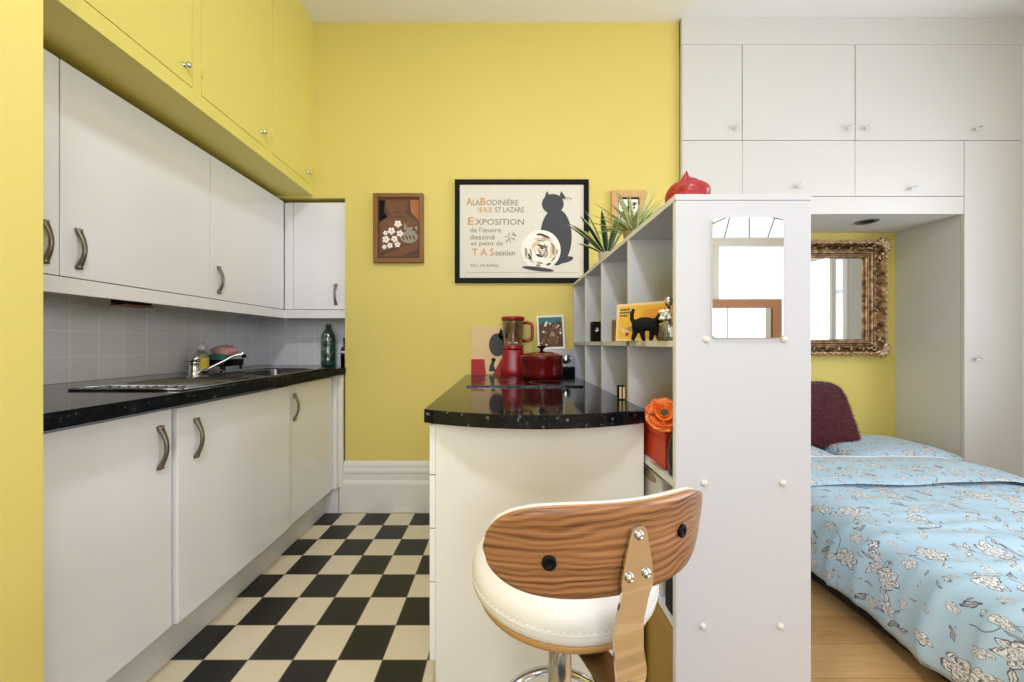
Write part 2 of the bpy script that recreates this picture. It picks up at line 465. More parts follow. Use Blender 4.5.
# ------------------------------------------------------------------ room shell
CEIL, WALL, NICHE = 3.061, 2.28, 2.652
LW, RW, REAR = -1.68, 3.196, -1.8
struct('floor', B(-1.78, .43, -1.9, 2.6, -.1, 0), m_checker)
struct('floor', B(.43, 3.3, -1.9, 2.76, -.1, 0), m_oak)
struct('ceiling', B(-1.78, 3.3, -1.9, 2.76, CEIL, CEIL + .1), m_ceiling)
w = B(-1.002, 1.091, WALL, NICHE + .1, 0, CEIL); w.box(-1.68, -1.002, WALL, 2.496, 1.958, CEIL)
struct('wall_back', w, m_yellow)
struct('wall_alcove', B(-1.78, -1.002, 2.496, 2.6, 0, CEIL), m_white_wall)
struct('wall_niche', B(1.091, 3.3, NICHE, NICHE + .1, 0, CEIL), m_yellow)
struct('wall_left', B(-1.78, LW, .733, 2.496, 0, CEIL), m_white_wall)
struct('wall_near', B(-1.78, -.93, REAR, .733, 0, CEIL), m_yellow)
RWIN = (-.75, 1.86, .72, 2.42)      # daylight window on the right wall (seen in the gilt mirror)
w = MB(); w.box(RW, RW + .12, REAR, RWIN[0], 0, CEIL); w.box(RW, RW + .12, RWIN[1], NICHE, 0, CEIL); w.box(RW, RW + .12, RWIN[0], RWIN[1], 0, RWIN[2]); w.box(RW, RW + .12, RWIN[0], RWIN[1], RWIN[3], CEIL)
struct('wall_right', w, m_white_wall)
WINS = [(-.62, .86, .85, 2.72), (1.25, 2.95, .85, 2.72)]
w = MB()
w.box(-1.78, WINS[0][0], REAR - .12, REAR, 0, CEIL); w.box(WINS[0][1], WINS[1][0], REAR - .12, REAR, 0, CEIL); w.box(WINS[1][1], 3.3, REAR - .12, REAR, 0, CEIL)
for x0, x1, z0, z1 in WINS:
    w.box(x0, x1, REAR - .12, REAR, 0, z0); w.box(x0, x1, REAR - .12, REAR, z1, CEIL)
struct('wall_rear', w, m_white_wall)
for i, (x0, x1, z0, z1) in enumerate(WINS):
    f = MB(); y0, y1 = REAR - .09, REAR - .03; tr = 2.06
    f.box(x0, x1, y0, y1, z0, z0 + .05); f.box(x0, x1, y0, y1, z1 - .05, z1); f.box(x0, x0 + .05, y0, y1, z0 + .0502, z1 - .0502); f.box(x1 - .05, x1, y0, y1, z0 + .0502, z1 - .0502)
    f.box(x0 + .0502, x1 - .0502, y0, y1, tr - .04, tr + .04); xm = (x0 + x1) / 2; f.box(xm - .03, xm + .03, y0 + .002, y1 - .002, z0 + .0502, tr - .0402)
    f.box(x0 - .05, x1 + .05, REAR, REAR + .16, z0 - .04, z0)
    fo = struct('window_%d' % (i + 1), f, m_skirt, bevel=.004)
    obj('pane', B(x0 + .04, x1 - .04, REAR - .064, REAR - .06, z0 + .04, z1 - .04), m_pane, fo)
    l = MB(); random.seed(11 + i)
    nx, nz = 7, 3
    P = {}
    for a in range(nx + 1):
        for b in range(nz + 1):
            jx = random.uniform(-.06, .06) if 0 < a < nx else 0; jz = random.uniform(-.05, .05) if 0 < b < nz else 0
            P[a, b] = (x0 + .05 + (x1 - x0 - .1) * a / nx + jx + (.05 if b % 2 and 0 < a < nx else 0), REAR - .055, tr + .04 + (z1 - .05 - tr - .04) * b / nz + jz)
    for a in range(nx + 1):
        for b in range(nz + 1):
            if a < nx and 0 < b < nz and random.random() < .8: l.tube([P[a, b], P[a + 1, b]], .005, 6)
            if b < nz and 0 < a < nx and random.random() < .9: l.tube([P[a, b], P[a, b + 1]], .005, 6)
    obj('lead_came', l, m_lead, fo)
f = MB(); y0, y1, z0, z1 = RWIN; xa, xb = RW + .03, RW + .09
f.box(xa, xb, y0, y1, z0, z0 + .06); f.box(xa, xb, y0, y1, z1 - .06, z1); f.box(xa, xb, y0, y0 + .06, z0 + .0602, z1 - .0602); f.box(xa, xb, y1 - .06, y1, z0 + .0602, z1 - .0602)
f.box(xa, xb, y0 + .0602, y1 - .0602, 1.90, 1.96)
for yy in (.10, .93, 1.66):
    for za, zb in ((z0 + .0602, 1.8998), (1.9602, z1 - .0602)): f.box(xa + .01, xb - .01, yy - .02, yy + .02, za, zb)
f.box(RW - .10, RW + .03, y0 - .05, y1 + .05, z0 - .035, z0)
fo = struct('window_3', f, m_skirt, bevel=.004)
obj('pane', B(RW + .058, RW + .062, y0 + .05, y1 - .05, z0 + .05, z1 - .05), m_pane, fo)

# skirting on the back wall
prof = [(WALL, 0), (WALL - .030, 0), (WALL - .030, .176), (WALL - .026, .188), (WALL - .019, .196), (WALL - .019, .236), (WALL - .023, .246), (WALL - .021, .262), (WALL - .016, .268),
        (WALL - .016, .290), (WALL - .011, .304), (WALL - .004, .314), (WALL, .314)]
struct('baseboard_back', MB().prism(prof, (-1.026, -.240), 'x'), m_skirt, bevel=.0015)

# ------------------------------------------------------------------ tiled splashback
b = B(LW, LW + .006, .75, 2.489, .8985, 1.30)
struct('trim_1', b, m_tile_side)
struct('trim_2', B(LW + .0065, -1.254, 2.489, 2.496, .8985, 1.30), m_tile_back)

# ------------------------------------------------------------------ handles and knobs
def bow_handle(mb, c, n, wdir, L=.132):
    """bow handle standing upright on a door: c centre on the door face, n outward, wdir across"""
    c, n, wd = Vector(c), Vector(n), Vector(wdir); N = 18; rings = []
    for i in range(N + 1):
        t = i / N; e = abs(2 * t - 1)
        z = -L / 2 + L * t
        off = .0035 + .019 * math.sin(PI * min(1, max(0, (t - .06) / .88))) ** .9
        wdt = .0058 + .0052 * e ** 3; th = .0045
        p = c + Vector((0, 0, z)) + n * off
        rings.append([tuple(p + wd * wdt - n * th * .6), tuple(p + wd * wdt * .8 + n * th), tuple(p - wd * wdt * .8 + n * th), tuple(p - wd * wdt - n * th * .6)])
    mb.rings(rings, True, True)
    for sgn in (-1, 1):
        q = c + Vector((0, 0, sgn * (L / 2 - .007)))
        mb.ball(q + n * .004, (.0075, .0075, .009), 10, 6)
    return mb
def round_knob(mb, c, n, r=.011):
    mb.lathe([(r * .8, 0), (r * .8, .002), (r * .42, .004), (r * .42, .012), (r, .015), (r * 1.05, .020), (r * .6, .025), (.0005, .026)], c, 16, True, True, n)
    return mb
def bar_knob(mb, c, n=(0, -1, 0), a=25):
    c = Vector(c); n = Vector(n)
    mb.cyl(c, c + n * .018, .004, seg=10)
    d = Vector((math.cos(math.radians(a)), 0, math.sin(math.radians(a)))) * .017
    mb.tube([c + n * .02 - d, c + n * .02 + d], [.0055, .0055], 10)
    mb.ball(c + n * .02 - d, .0065, 10, 6); mb.ball(c + n * .02 + d, .0065, 10, 6)
    return mb

# ------------------------------------------------------------------ overhead yellow cupboard
OX = -1.203
oc = thing('overhead_cupboard', (-1.44, 1.5, 1.972), 'yellow painted overhead cupboard running up to the ceiling above the kitchen', 'cupboard')
obj('carcass', B(LW, OX - .004, .735, WALL, 1.972, CEIL), m_yellow2, oc)
DOORS = [(.96, 1.398, 1.364), (1.443, 1.832, 1.798), (1.882, 2.246, 2.223)]
ff = MB(); x0, x1 = OX - .004, OX   # face frame round the doors
zb, zt = 2.031, 2.938
ff.box(x0, x1, .735, WALL, 1.972, zb - .0022); ff.box(x0, x1, .735, WALL, zt + .0022, CEIL)
edges = [.735] + [v for dd in DOORS for v in (dd[0] - .0022, dd[1] + .0022)] + [WALL]
for a, b_ in zip(edges[0::2], edges[1::2]): ff.box(x0, x1, a, b_, zb - .0022, zt + .0022)
obj('face_frame', ff, m_yellow2, oc)
bk = MB()
for a, b_, k in DOORS: bk.box(OX - .0045, OX - .0038, a - .002, b_ + .002, zb - .002, zt + .002)
obj('door_gap', bk, m_gap, oc)
for a, b_, k in DOORS:
    dd = obj('door', B(OX - .0036, OX + .0015, a, b_, zb, zt), m_yellow2, oc, bevel=.0012)
    obj('knob', round_knob(MB(), (OX + .0015, k, 2.092), (1, 0, 0), .0105), m_chrome, dd)
    if a > 1.2:
        for z in (2.13, 2.84):
            h = MB().cyl((OX + .002, a - .001, z - .03), (OX + .002, a - .001, z + .03), .0035, seg=8)
            obj('hinge', h, m_yellow2, dd)

# ------------------------------------------------------------------ white wall cabinets
UX, UZ0, UZ1 = -1.396, 1.262, 1.942
def wall_cab(y0, y1, hy, label):
    c = thing('wall_cabinet', (-1.54, (y0 + y1) / 2, UZ0), label, 'cabinet', 'cream wall cabinets over the worktop')
    obj('carcass', B(LW + .001, UX - .020, y0 + .0005, y1 - .0005, UZ0, UZ1), m_cream, c)
    d = obj('door', B(UX - .018, UX, y0 + .0016, y1 - .0016, UZ0, UZ1), m_gloss, c, bevel=.0018)
    obj('handle', bow_handle(MB(), (UX, hy, 1.357), (1, 0, 0), (0, 1, 0)), m_pewter, d)
    return c
wall_cab(.735, 1.1414, 1.102, 'cream wall cabinet nearest the camera, mostly hidden by the yellow wall edge')
wall_cab(1.1414, 1.7255, 1.190, 'wide cream wall cabinet above the dark counter, before the sink')
wall_cab(1.7255, 2.299, 1.773, 'cream wall cabinet above the tap, beside the corner cabinet')
cc = thing('corner_wall_cabinet', (-1.2, 2.4, UZ0), 'narrow cream corner wall cabinet facing the room beside the yellow wall', 'cabinet', 'cream wall cabinets over the worktop')
obj('carcass', B(UX, -1.004, 2.320, 2.488, UZ0 + .0, 1.938), m_cream, cc)
obj('filler_strip', B(UX + .0015, -1.340, 2.302, 2.319, UZ0, 1.938), m_gloss, cc, bevel=.0015)
d = obj('door', B(-1.337, -1.006, 2.301, 2.319, UZ0, 1.938), m_gloss, cc, bevel=.0018)
obj('handle', bow_handle(MB(), (-1.068, 2.301, 1.357), (0, -1, 0), (1, 0, 0)), m_pewter, d)
pm = MB().prism([(-1.409, .735), (UX + .002, .735), (UX + .002, 2.298), (-1.004, 2.298), (-1.004, 2.314), (-1.409, 2.314)], (1.206, 1.2585), 'z')
tag(obj('cabinet_pelmet', pm, m_gloss, loc=(-1.4, 1.5, 1.206), bevel=.0025), 'cream pelmet strip running along beneath the wall cabinets', 'pelmet')
ul = thing('under_cabinet_fitting', (-1.45, 1.39, 1.19), 'small dark fitting under the wide wall cabinet, just behind the pelmet', 'light fitting')
obj('body', B(-1.47, -1.415, 1.355, 1.46, 1.197, 1.2610), m_black, ul, bevel=.004)
obj('rail', MB().box(-1.47, -1.413, 1.350, 1.465, 1.190, 1.196), m_brown, ul, bevel=.002)

# ------------------------------------------------------------------ base cabinets, worktop, sink
BX = -1.05
def base_cab(y0, y1, hy, label, proud=0.0):
    c = thing('base_cabinet', (-1.35, (y0 + y1) / 2, 0), label, 'cabinet', 'cream base cabinets under the worktop')
    cb = B(LW + .001, BX - .020, y0 + .0005, y1 - .0005, .158, .850 if y1 < 1.15 else .730)
    obj('carcass', cb, m_cream, c)
    if y1 > 1.15: obj('front_rail', B(BX - .024, BX - .0195, y0 + .0005, y1 - .0005, .731, .850), m_cream, c)
    d = obj('door', B(BX - .018 + proud * .4, BX + proud, y0 + .002, y1 - .002, .158, .843), m_gloss, c, bevel=.0018)
    obj('handle', bow_handle(MB(), (BX + proud, hy, .732), (1, 0, 0), (0, 1, 0)), m_pewter, d)
base_cab(.735, 1.149, 1.106, 'cream base cabinet at the near end of the counter')
base_cab(1.153, 1.760, 1.222, 'wide cream base cabinet in the middle of the counter', .012)
base_cab(1.762, 2.215, 1.811, 'cream base cabinet under the sink at the far end')
tag(obj('filler_panel', MB().box(-1.055, -1.028, 2.219, 2.244, .158, .853).box(-1.052, -1.004, 2.246, 2.270, .158, .853), m_cream, loc=(-1.03, 2.245, .158), bevel=.003),
    'narrow cream filler post between the far base cabinet and the skirting', 'panel')
tag(obj('kickboard', MB().box(-1.126, -1.109, .735, 2.242, .0, .153).box(-1.126, -1.030, 2.244, 2.262, 0, .150), m_kick, loc=(-1.117, 1.5, 0), bevel=.002),
    'long white kickboard along the floor under the base cabinets', 'kickboard')
SX0, SX1, SY0, SY1 = -1.395, -1.03, 1.165, 2.12     # sink unit
wt = MB()
hx0, hx1, hy0, hy1 = -1.335, -1.06, 1.65, 2.08       # hole for the bowl
Z0, Z1 = .8585, .8975
for a in ((LW + .0065, hx0, .735, 2.488), (hx1, -.996, .735, 2.277), (hx0, hx1, .735, hy0), (hx0, hx1, hy1, 2.488), (hx1, -1.006, 2.277, 2.488)):
    wt.box(a[0], a[1], a[2], a[3], Z0, Z1)
bmesh.ops.remove_doubles(wt.bm, verts=wt.bm.verts, dist=.0002)
wt.bm.normal_update()
for f_ in wt.bm.faces:
    if f_.calc_center_median().x > -.997 and abs(f_.normal.x) > .9: f_.material_index = 1
tag(obj('kitchen_worktop', wt, [m_granite, granite(.5, .08)], loc=(-1.3, 1.5, Z0)), 'black speckled worktop along the left wall holding the sink', 'worktop')
sk = thing('kitchen_sink', (-1.27, 1.6, Z1), 'stainless steel sink and drainer set into the black worktop', 'sink')
s = MB()
zt = Z1 + .0035
for a in ((SX0, SX1, SY0, hy0 + .01), (SX0, SX1, hy1 - .01, SY1), (SX0, hx0 + .01, hy0 + .01, hy1 - .01), (hx1 - .01, SX1, hy0 + .01, hy1 - .01)):
    s.box(a[0], a[1], a[2], a[3], Z1 + .0004, zt)
obj('rim', s, m_steel, sk)
bw = MB(); r0 = rrect(hx0 + .004, hx1 - .004, hy0 + .004, hy1 - .004, .05); 
def shr(k): 
    cx, cy = (hx0 + hx1) / 2, (hy0 + hy1) / 2
    return [(cx + (x - cx) * k, cy + (y - cy) * k) for x, y in r0]
bw.rings([[(x, y, zt) for x, y in r0], [(x, y, Z1 - .02) for x, y in shr(.985)], [(x, y, Z1 - .13) for x, y in shr(.93)], [(x, y, Z1 - .15) for x, y in shr(.8)], [(x, y, Z1 - .154) for x, y in shr(.12)]], False)
bo = obj('bowl', bw, m_steel, sk)
obj('plug_hole', MB().lathe([(.04, 0), (.042, .003), (.03, .004), (.028, .001)], ((hx0 + hx1) / 2, (hy0 + hy1) / 2, Z1 - .153), 20), m_chrome, bo)
g = MB()
for i in range(9):
    x = SX0 + .055 + i * .032
    g.tube([(x, SY0 + .07, zt), (x, SY0 + .42, zt - .0005)], [.0045, .0045], 8)
obj('drainer_ridge', g, m_steel, sk)
g = MB().frame(SX0 + .008, SX1 - .008, 0, 0, [(0, 0)]) if False else MB()
for a in (((SX0, SY0), (SX1, SY0)), ((SX1, SY0), (SX1, SY1)), ((SX1, SY1), (SX0, SY1)), ((SX0, SY1), (SX0, SY0))):
    g.tube([(a[0][0], a[0][1], zt), (a[1][0], a[1][1], zt)], .004, 8)
obj('rolled_edge', g, m_steel, sk)
tp = thing('mixer_tap', (-1.455, 1.70, zt), 'chrome mixer tap with a long raised spout behind the sink', 'tap')
TB = Vector((-1.345 - .0, 1.575, zt))
tp.location = TB
obj('body', MB().lathe([(.025, 0), (.025, .005), (.0185, .009), (.0175, .062), (.019, .066)], TB, 24), m_chrome, tp)
lv = MB(); lv.rings([[(TB.x + .019 * math.cos(a), TB.y + .019 * math.sin(a), TB.z + .066) for a in [2 * PI * k / 20 for k in range(20)]],
                    [(TB.x + .003 + .019 * math.cos(a), TB.y + .019 * math.sin(a), TB.z + .080 + .008 * math.cos(a)) for a in [2 * PI * k / 20 for k in range(20)]],
                    [(TB.x + .005 + .012 * math.cos(a), TB.y + .012 * math.sin(a), TB.z + .086 + .006 * math.cos(a)) for a in [2 * PI * k / 20 for k in range(20)]]])
obj('lever', lv, m_chrome, tp)
sp = [TB + Vector(v) for v in ((.010, .004, .016), (.045, .03, .040), (.085, .055, .068), (.112, .075, .089), (.126, .086, .096), (.140, .096, .098), (.148, .102, .095))]
obj('spout', MB().tube(sp, [.009, .0062, .0058, .0058, .0062, .0075, .0078], 12), m_chrome, tp)
obj('nozzle', MB().cyl(sp[-1] + Vector((-.004, -.003, .004)), sp[-1] + Vector((-.004, -.003, -.014)), .009, seg=14), m_black, tp)
# soap dispenser
so = thing('soap_dispenser', (-1.575, 1.885, Z1), 'clear soap bottle with a white pump top, between tap and tiles', 'soap bottle')
c = (-1.575, 1.885, Z1)
obj('bottle', MB().lathe([(.030, 0), (.033, .006), (.033, .085), (.024, .105), (.014, .112), (.014, .118)], c, 20), m_soap, so)
obj('label', MB().lathe([(.0334, .014), (.0336, .016), (.0336, .074), (.0334, .076)], c, 20, False), m_yellowlabel, so)
pu = MB().lathe([(.016, .118), (.017, .120), (.016, .136), (.006, .138), (.006, .150), (.013, .152), (.013, .164), (.010, .167)], c, 16)
pu.tube([Vector(c) + Vector(v) for v in ((0, 0, .158), (.03, -.005, .160), (.042, -.008, .154))], [.006, .005, .004], 8)
obj('pump', pu, m_whiteprint, so)
# sink caddy with cloth and sponge
cd = thing('sink_caddy', (-1.555, 2.02, Z1), 'small black sink caddy standing against the tiles', 'caddy')
cm = MB(); x0, x1, y0, y1 = -1.62, -1.49, 1.935, 2.075; zc = Z1 + .0045
cm.box(x0, x1, y0, y1, zc + .022, zc + .027)
for a in ((x0, x1, y0, y0 + .004), (x0, x1, y1 - .004, y1), (x0, x0 + .004, y0, y1), (x1 - .004, x1, y0, y1)): cm.box(a[0], a[1], a[2], a[3], zc + .022, zc + .058)
obj('tray', cm, m_blackgloss, cd, bevel=.0015)
for a in ((x0 + .01, y0 + .01), (x1 - .01, y0 + .01), (x0 + .01, y1 - .01), (x1 - .01, y1 - .01)):
    obj('foot', MB().cyl((a[0], a[1], zc), (a[0], a[1], zc + .024), .006, seg=10), m_blackgloss, cd)
tag(obj('sponge', B(-1.585, -1.510, 1.941, 1.985, zc + .0275, zc + .090), m_teal, loc=(-1.545, 1.96, zc + .0275), bevel=.01, seg=3), 'teal sponge standing in the black sink caddy beside the soap', 'sponge')
def cloth(u, v):
    a, b_ = u * 2 * PI, v * PI
    n = mnoise.noise(Vector((math.cos(a) * 1.6, math.sin(a) * 1.6, v * 4))) * .014
    return (-1.552 + (.050 + n) * math.sin(b_) * math.cos(a), 2.022 + (.070 + n) * math.sin(b_) * math.sin(a), zc + .098 - (.036 + n) * math.cos(b_))
m_ = MB(); m_.grid(cloth, 28, 14); bmesh.ops.remove_doubles(m_.bm, verts=m_.bm.verts, dist=.0005)
tag(obj('dishcloth', m_, m_pinkcloth, loc=(-1.548, 2.055, zc + .06)), 'crumpled pink dishcloth heaped in the black sink caddy', 'cloth')
# bottles in the alcove corner
bt = thing('water_bottle', (-1.165, 2.40, Z1), 'green tinted plastic bottle with pale print in the alcove corner', 'bottle')
c = (-1.165, 2.40, Z1 + .0004)
obj('body', MB().lathe([(.036, 0), (.044, .006), (.045, .05), (.043, .058), (.045, .066), (.045, .12), (.042, .128), (.045, .136), (.045, .185), (.041, .205), (.028, .232), (.016, .246), (.014, .256)], c, 28), m_bottle, bt)
obj('cap', MB().lathe([(.016, .254), (.0165, .256), (.0165, .272), (.014, .275)], c, 18), m_leafg, bt)
pr = MB(); random.seed(3)
for k in range(26):
    a = math.radians(random.uniform(-150, -40)); z = random.choice([.075, .085, .1, .11, .145, .16, .17, .2 - .02])
    z += random.uniform(-.006, .006)
    pr.ball((c[0] + .0452 * math.cos(a), c[1] + .0452 * math.sin(a), c[2] + z), (.006, .0022, random.uniform(.002, .007)), 8, 5, Matrix.Rotation(a + PI / 2, 3, 'Z'))
obj('print', pr, m_catgrey, bt)
db = thing('dark_bottle', (-1.045, 2.40, Z1), 'small dark bottle with a white neck band, right of the green bottle', 'bottle')
c = (-1.062, 2.42, Z1 + .0004)
obj('body', MB().lathe([(.026, 0), (.029, .005), (.029, .10), (.024, .118), (.012, .134), (.011, .168)], c, 20), m_blackgloss, db)
obj('neck_band', MB().lathe([(.0296, .086), (.0298, .088), (.0298, .098), (.0296, .1)], c, 20, False), m_whiteprint, db)
obj('cap', MB().lathe([(.0125, .166), (.013, .168), (.013, .185), (.011, .187)], c, 14), m_black, db)

# ------------------------------------------------------------------ island
isl = thing('kitchen_island', (.1, 1.6, 0), 'cream kitchen island unit with a drawer stack, behind the bar stool', 'island')
IX0, IX1, IY0 = -.2085, .416, 1.09
obj('carcass', B(IX0, IX1, IY0 + .019, 2.276, .10, .8115), m_cream, isl)
obj('end_panel', B(IX0, IX1, IY0, IY0 + .0185, 0, .8115), m_cream, isl, bevel=.0015)
obj('plinth', B(IX0 + .05, IX1, IY0 + .019, 2.25, 0, .0995), m_kick, isl)
zs = [(.098, .330), (.334, .491), (.495, .652), (.656, .806)]
for z0, z1 in zs:
    obj('drawer_front', B(IX0 - .018, IX0 - .0005, IY0 + .002, 1.688, z0, z1), m_gloss, isl, bevel=.0015)
obj('door', B(IX0 - .018, IX0 - .0005, 1.692, 2.245, .098, .806), m_gloss, isl, bevel=.0015)
op = [(-.2426, 2.277), (-.2426, 1.096)]
for k in range(7): 
    a = PI + (PI / 2 - .45) * k / 6; op.append((-.2326 + .01 * math.cos(a), 1.090 + .01 * math.sin(a)))
for k in range(1, 24):
    t = k / 24; op.append((-.238 + .6575 * t, 1.0805 - .0835 * (1 - (2 * t - 1) ** 2)))
op += [(.4195, 1.0805), (.4195, 2.277)]
io = obj('island_worktop', MB().prism(op, (.8125, .853), 'z'), m_granite, loc=(.1, 1.6, .8125), bevel=.003, seg=2)
tag(io, 'black speckled island worktop with a bowed front edge', 'worktop')
hb = thing('induction_hob', (.09, 1.9, .853), 'black glass hob lying on the island worktop', 'hob')
obj('glass_top', B(-.172, .352, 1.63, 2.135, .8535, .8600), m_blackgloss, hb, bevel=.0015)
g = MB()
for x, y, r in ((-.03, 1.76, .08), (.21, 1.76, .09), (-.03, 2.0, .09), (.21, 2.0, .08)):
    g.lathe([(r, .8600), (r, .8602), (r + .002, .8602), (r + .002, .8600)], (x, y, 0), 40, False)
obj('ring_marking', g, m_greyink, hb)
# cat print board against the wall
bp = thing('cat_print_board', (-.06, 2.25, .853), 'square cream and red board printed with a black cat, leaning by the blender', 'board')
zb = .8535; y = 2.262
obj('board', MB().box(-.212, .088, y, y + .012, zb, zb + .300), m_creamprint, bp, bevel=.002)
q = MB(); yy = (y - .0006, y + .001)
q.mi = 0; q.prism([(-.210, zb + .002), (-.118, zb + .002), (-.128, zb + .096), (-.210, zb + .096)], yy)
q.prism([(-.075, zb + .002), (.086, zb + .002), (.086, zb + .10), (-.022, zb + .10)], yy)
q.mi = 1
def ell(cx, cz, rx, rz, n=20, rot=0): 
    return [(cx + rx * math.cos(2 * PI * k / n) * math.cos(rot) - rz * math.sin(2 * PI * k / n) * math.sin(rot), cz + rx * math.cos(2 * PI * k / n) * math.sin(rot) + rz * math.sin(2 * PI * k / n) * math.cos(rot)) for k in range(n)]
yy2 = (y - .0010, y + .001)
q.prism(ell(-.048, zb + .185, .052, .072), yy2); q.prism(ell(-.012, zb + .245, .030, .030), yy2)
q.prism([(-.036, zb + .25), (-.030, zb + .290), (-.010, zb + .265)], yy2); q.prism([(-.006, zb + .270), (.012, zb + .290), (.016, zb + .25)], yy2)
q.prism([(-.10, zb + .02), (-.055, zb + .02), (-.07, zb + .06), (-.058, zb + .10), (-.075, zb + .095), (-.095, zb + .055)], yy2); q.prism(ell(-.072, zb + .092, .014, .013), yy2)
obj('print', q, [m_redprint, m_ink], bp)
# blender
bl = thing('jug_blender', (.048, 2.16, .853), 'red blender with a smoky clear jug and red lid and handle', 'blender')
c = (.048, 2.145, .8605)
c = (.048, 2.185, .8535)
base = []
for z, r in ((0, .072), (.006, .076), (.05, .074), (.075, .070), (.11, .066), (.150, .063), (.157, .060)): base.append([(c[0] + math.copysign(abs(math.cos(a)) ** .7, math.cos(a)) * r, c[1] + math.copysign(abs(math.sin(a)) ** .7, math.sin(a)) * r * .9, c[2] + z) for a in [2 * PI * k / 32 for k in range(32)]])
obj('base', MB().rings(base), m_redplastic, bl)
obj('collar', MB().lathe([(.060, .1575), (.063, .161), (.062, .180), (.058, .182)], c, 28), m_redplastic, bl)
obj('jug', MB().lathe([(.056, .1825), (.058, .19), (.065, .318), (.066, .330), (.063, .330), (.055, .192), (.001, .186)], c, 28, False), m_jug, bl)
obj('blade', MB().box(c[0] - .03, c[0] + .03, c[1] - .004, c[1] + .004, c[2] + .196, c[2] + .199).cyl((c[0], c[1], c[2] + .186), (c[0], c[1], c[2] + .202), .008, seg=10), m_chrome, bl)
obj('lid', MB().lathe([(.066, .3305), (.070, .333), (.070, .349), (.066, .353), (.001, .354)], c, 28), m_redplastic, bl)
hd = [Vector(c) + Vector(v) for v in ((.060, -.004, .316), (.088, -.005, .318), (.110, -.006, .310), (.116, -.006, .288), (.115, -.006, .235), (.106, -.006, .216), (.084, -.005, .208), (.058, -.004, .210))]
obj('handle', MB().tube(hd, .0095, 12), m_redplastic, bl)
# casserole
pt = thing('casserole_pot', (.205, 1.98, .86), 'dark red lidded casserole pot with a black knob, on the hob', 'pot')
c = (.20, 1.985, .8606)
obj('body', MB().lathe([(.095, 0), (.106, .004), (.113, .03), (.115, .108), (.118, .112), (.113, .113)], c, 40), m_redpot, pt)
obj('lid', MB().lathe([(.118, .1135), (.119, .119), (.108, .127), (.06, .140), (.02, .145), (.001, .1455)], c, 40), m_redpot, pt)
obj('knob', MB().lathe([(.009, .1455), (.008, .155), (.024, .166), (.025, .171), (.018, .174)], c, 20), m_black, pt)
# silver appliance
ap = thing('silver_radio', (.33, 2.22, .853), 'silver box appliance with a round dial, behind the red pot', 'appliance')
obj('case', B(.215, .413, 2.168, 2.268, .906, 1.012), m_silver, ap, bevel=.004)
obj('black_base', B(.217, .414, 2.150, 2.266, .8535, .9055), m_blackgloss, ap, bevel=.003)
c = (.365, 2.168, .955)
obj('dial', MB().lathe([(.030, 0), (.030, .004), (.024, .006), (.022, .018), (.018, .021), (.001, .021)], c, 28, True, True, (0, -1, 0)), m_chrome, ap)
# card picture on the appliance
ca = thing('art_postcard', (.285, 2.21, 1.012), 'white bordered dark picture card propped on the silver appliance', 'picture')
q = MB(); q.X = Matrix.Translation((.285, 2.222, 1.0125)) @ Matrix.Rotation(math.radians(-2), 4, 'Y') @ Matrix.Rotation(math.radians(-8), 4, 'X')
q.box(-.084, .084, 0, .003, 0, .212)
obj('card', q, m_whiteprint, ca)
q = MB(); q.X = Matrix.Translation((.285, 2.222, 1.0125)) @ Matrix.Rotation(math.radians(-2), 4, 'Y') @ Matrix.Rotation(math.radians(-8), 4, 'X')
q.mi = 0; q.box(-.072, .072, -.0008, .001, .014, .198)
y2 = (-.0013, .001); random.seed(5)
q.mi = 1; q.prism([(-.072, .150), (-.04, .17), (0, .158), (.05, .172), (.072, .160), (.072, .198), (-.072, .198)], y2)
for k in range(70):
    q.mi = random.choice([2, 2, 3, 4, 5, 0, 0, 6])
    q.prism(ell(random.uniform(-.062, .062), random.uniform(.022, .165), random.uniform(.003, .011), random.uniform(.004, .014), 10, random.uniform(0, 3)), (-.0014 - k * .00003, .001))
q.mi = 3; q.prism(ell(.01, .07, .026, .045), (-.0036, .001)); q.mi = 2; q.prism(ell(.01, .085, .014, .022), (-.0040, .001)); q.mi = 5; q.prism(ell(.01, .06, .015, .02), (-.0042, .001))
obj('print', q, [m_skin2, m_tealpaint, m_catgrey, m_brown, m_paintor, m_skin, m_whiteprint], ca)
# little striped shakers on the worktop
sh = thing('striped_shaker_box', (.406, 1.27, .853), 'tiny black and cream striped box on the worktop by the shelves', 'box')
obj('box', B(.394, .418, 1.262, 1.282, .8535, .902), m_black, sh, bevel=.002)
q = MB()
for x in (.3965, .4085): q.box(x, x + .007, 1.2612, 1.2625, .857, .898)
obj('stripe', q, m_creamprint, sh)

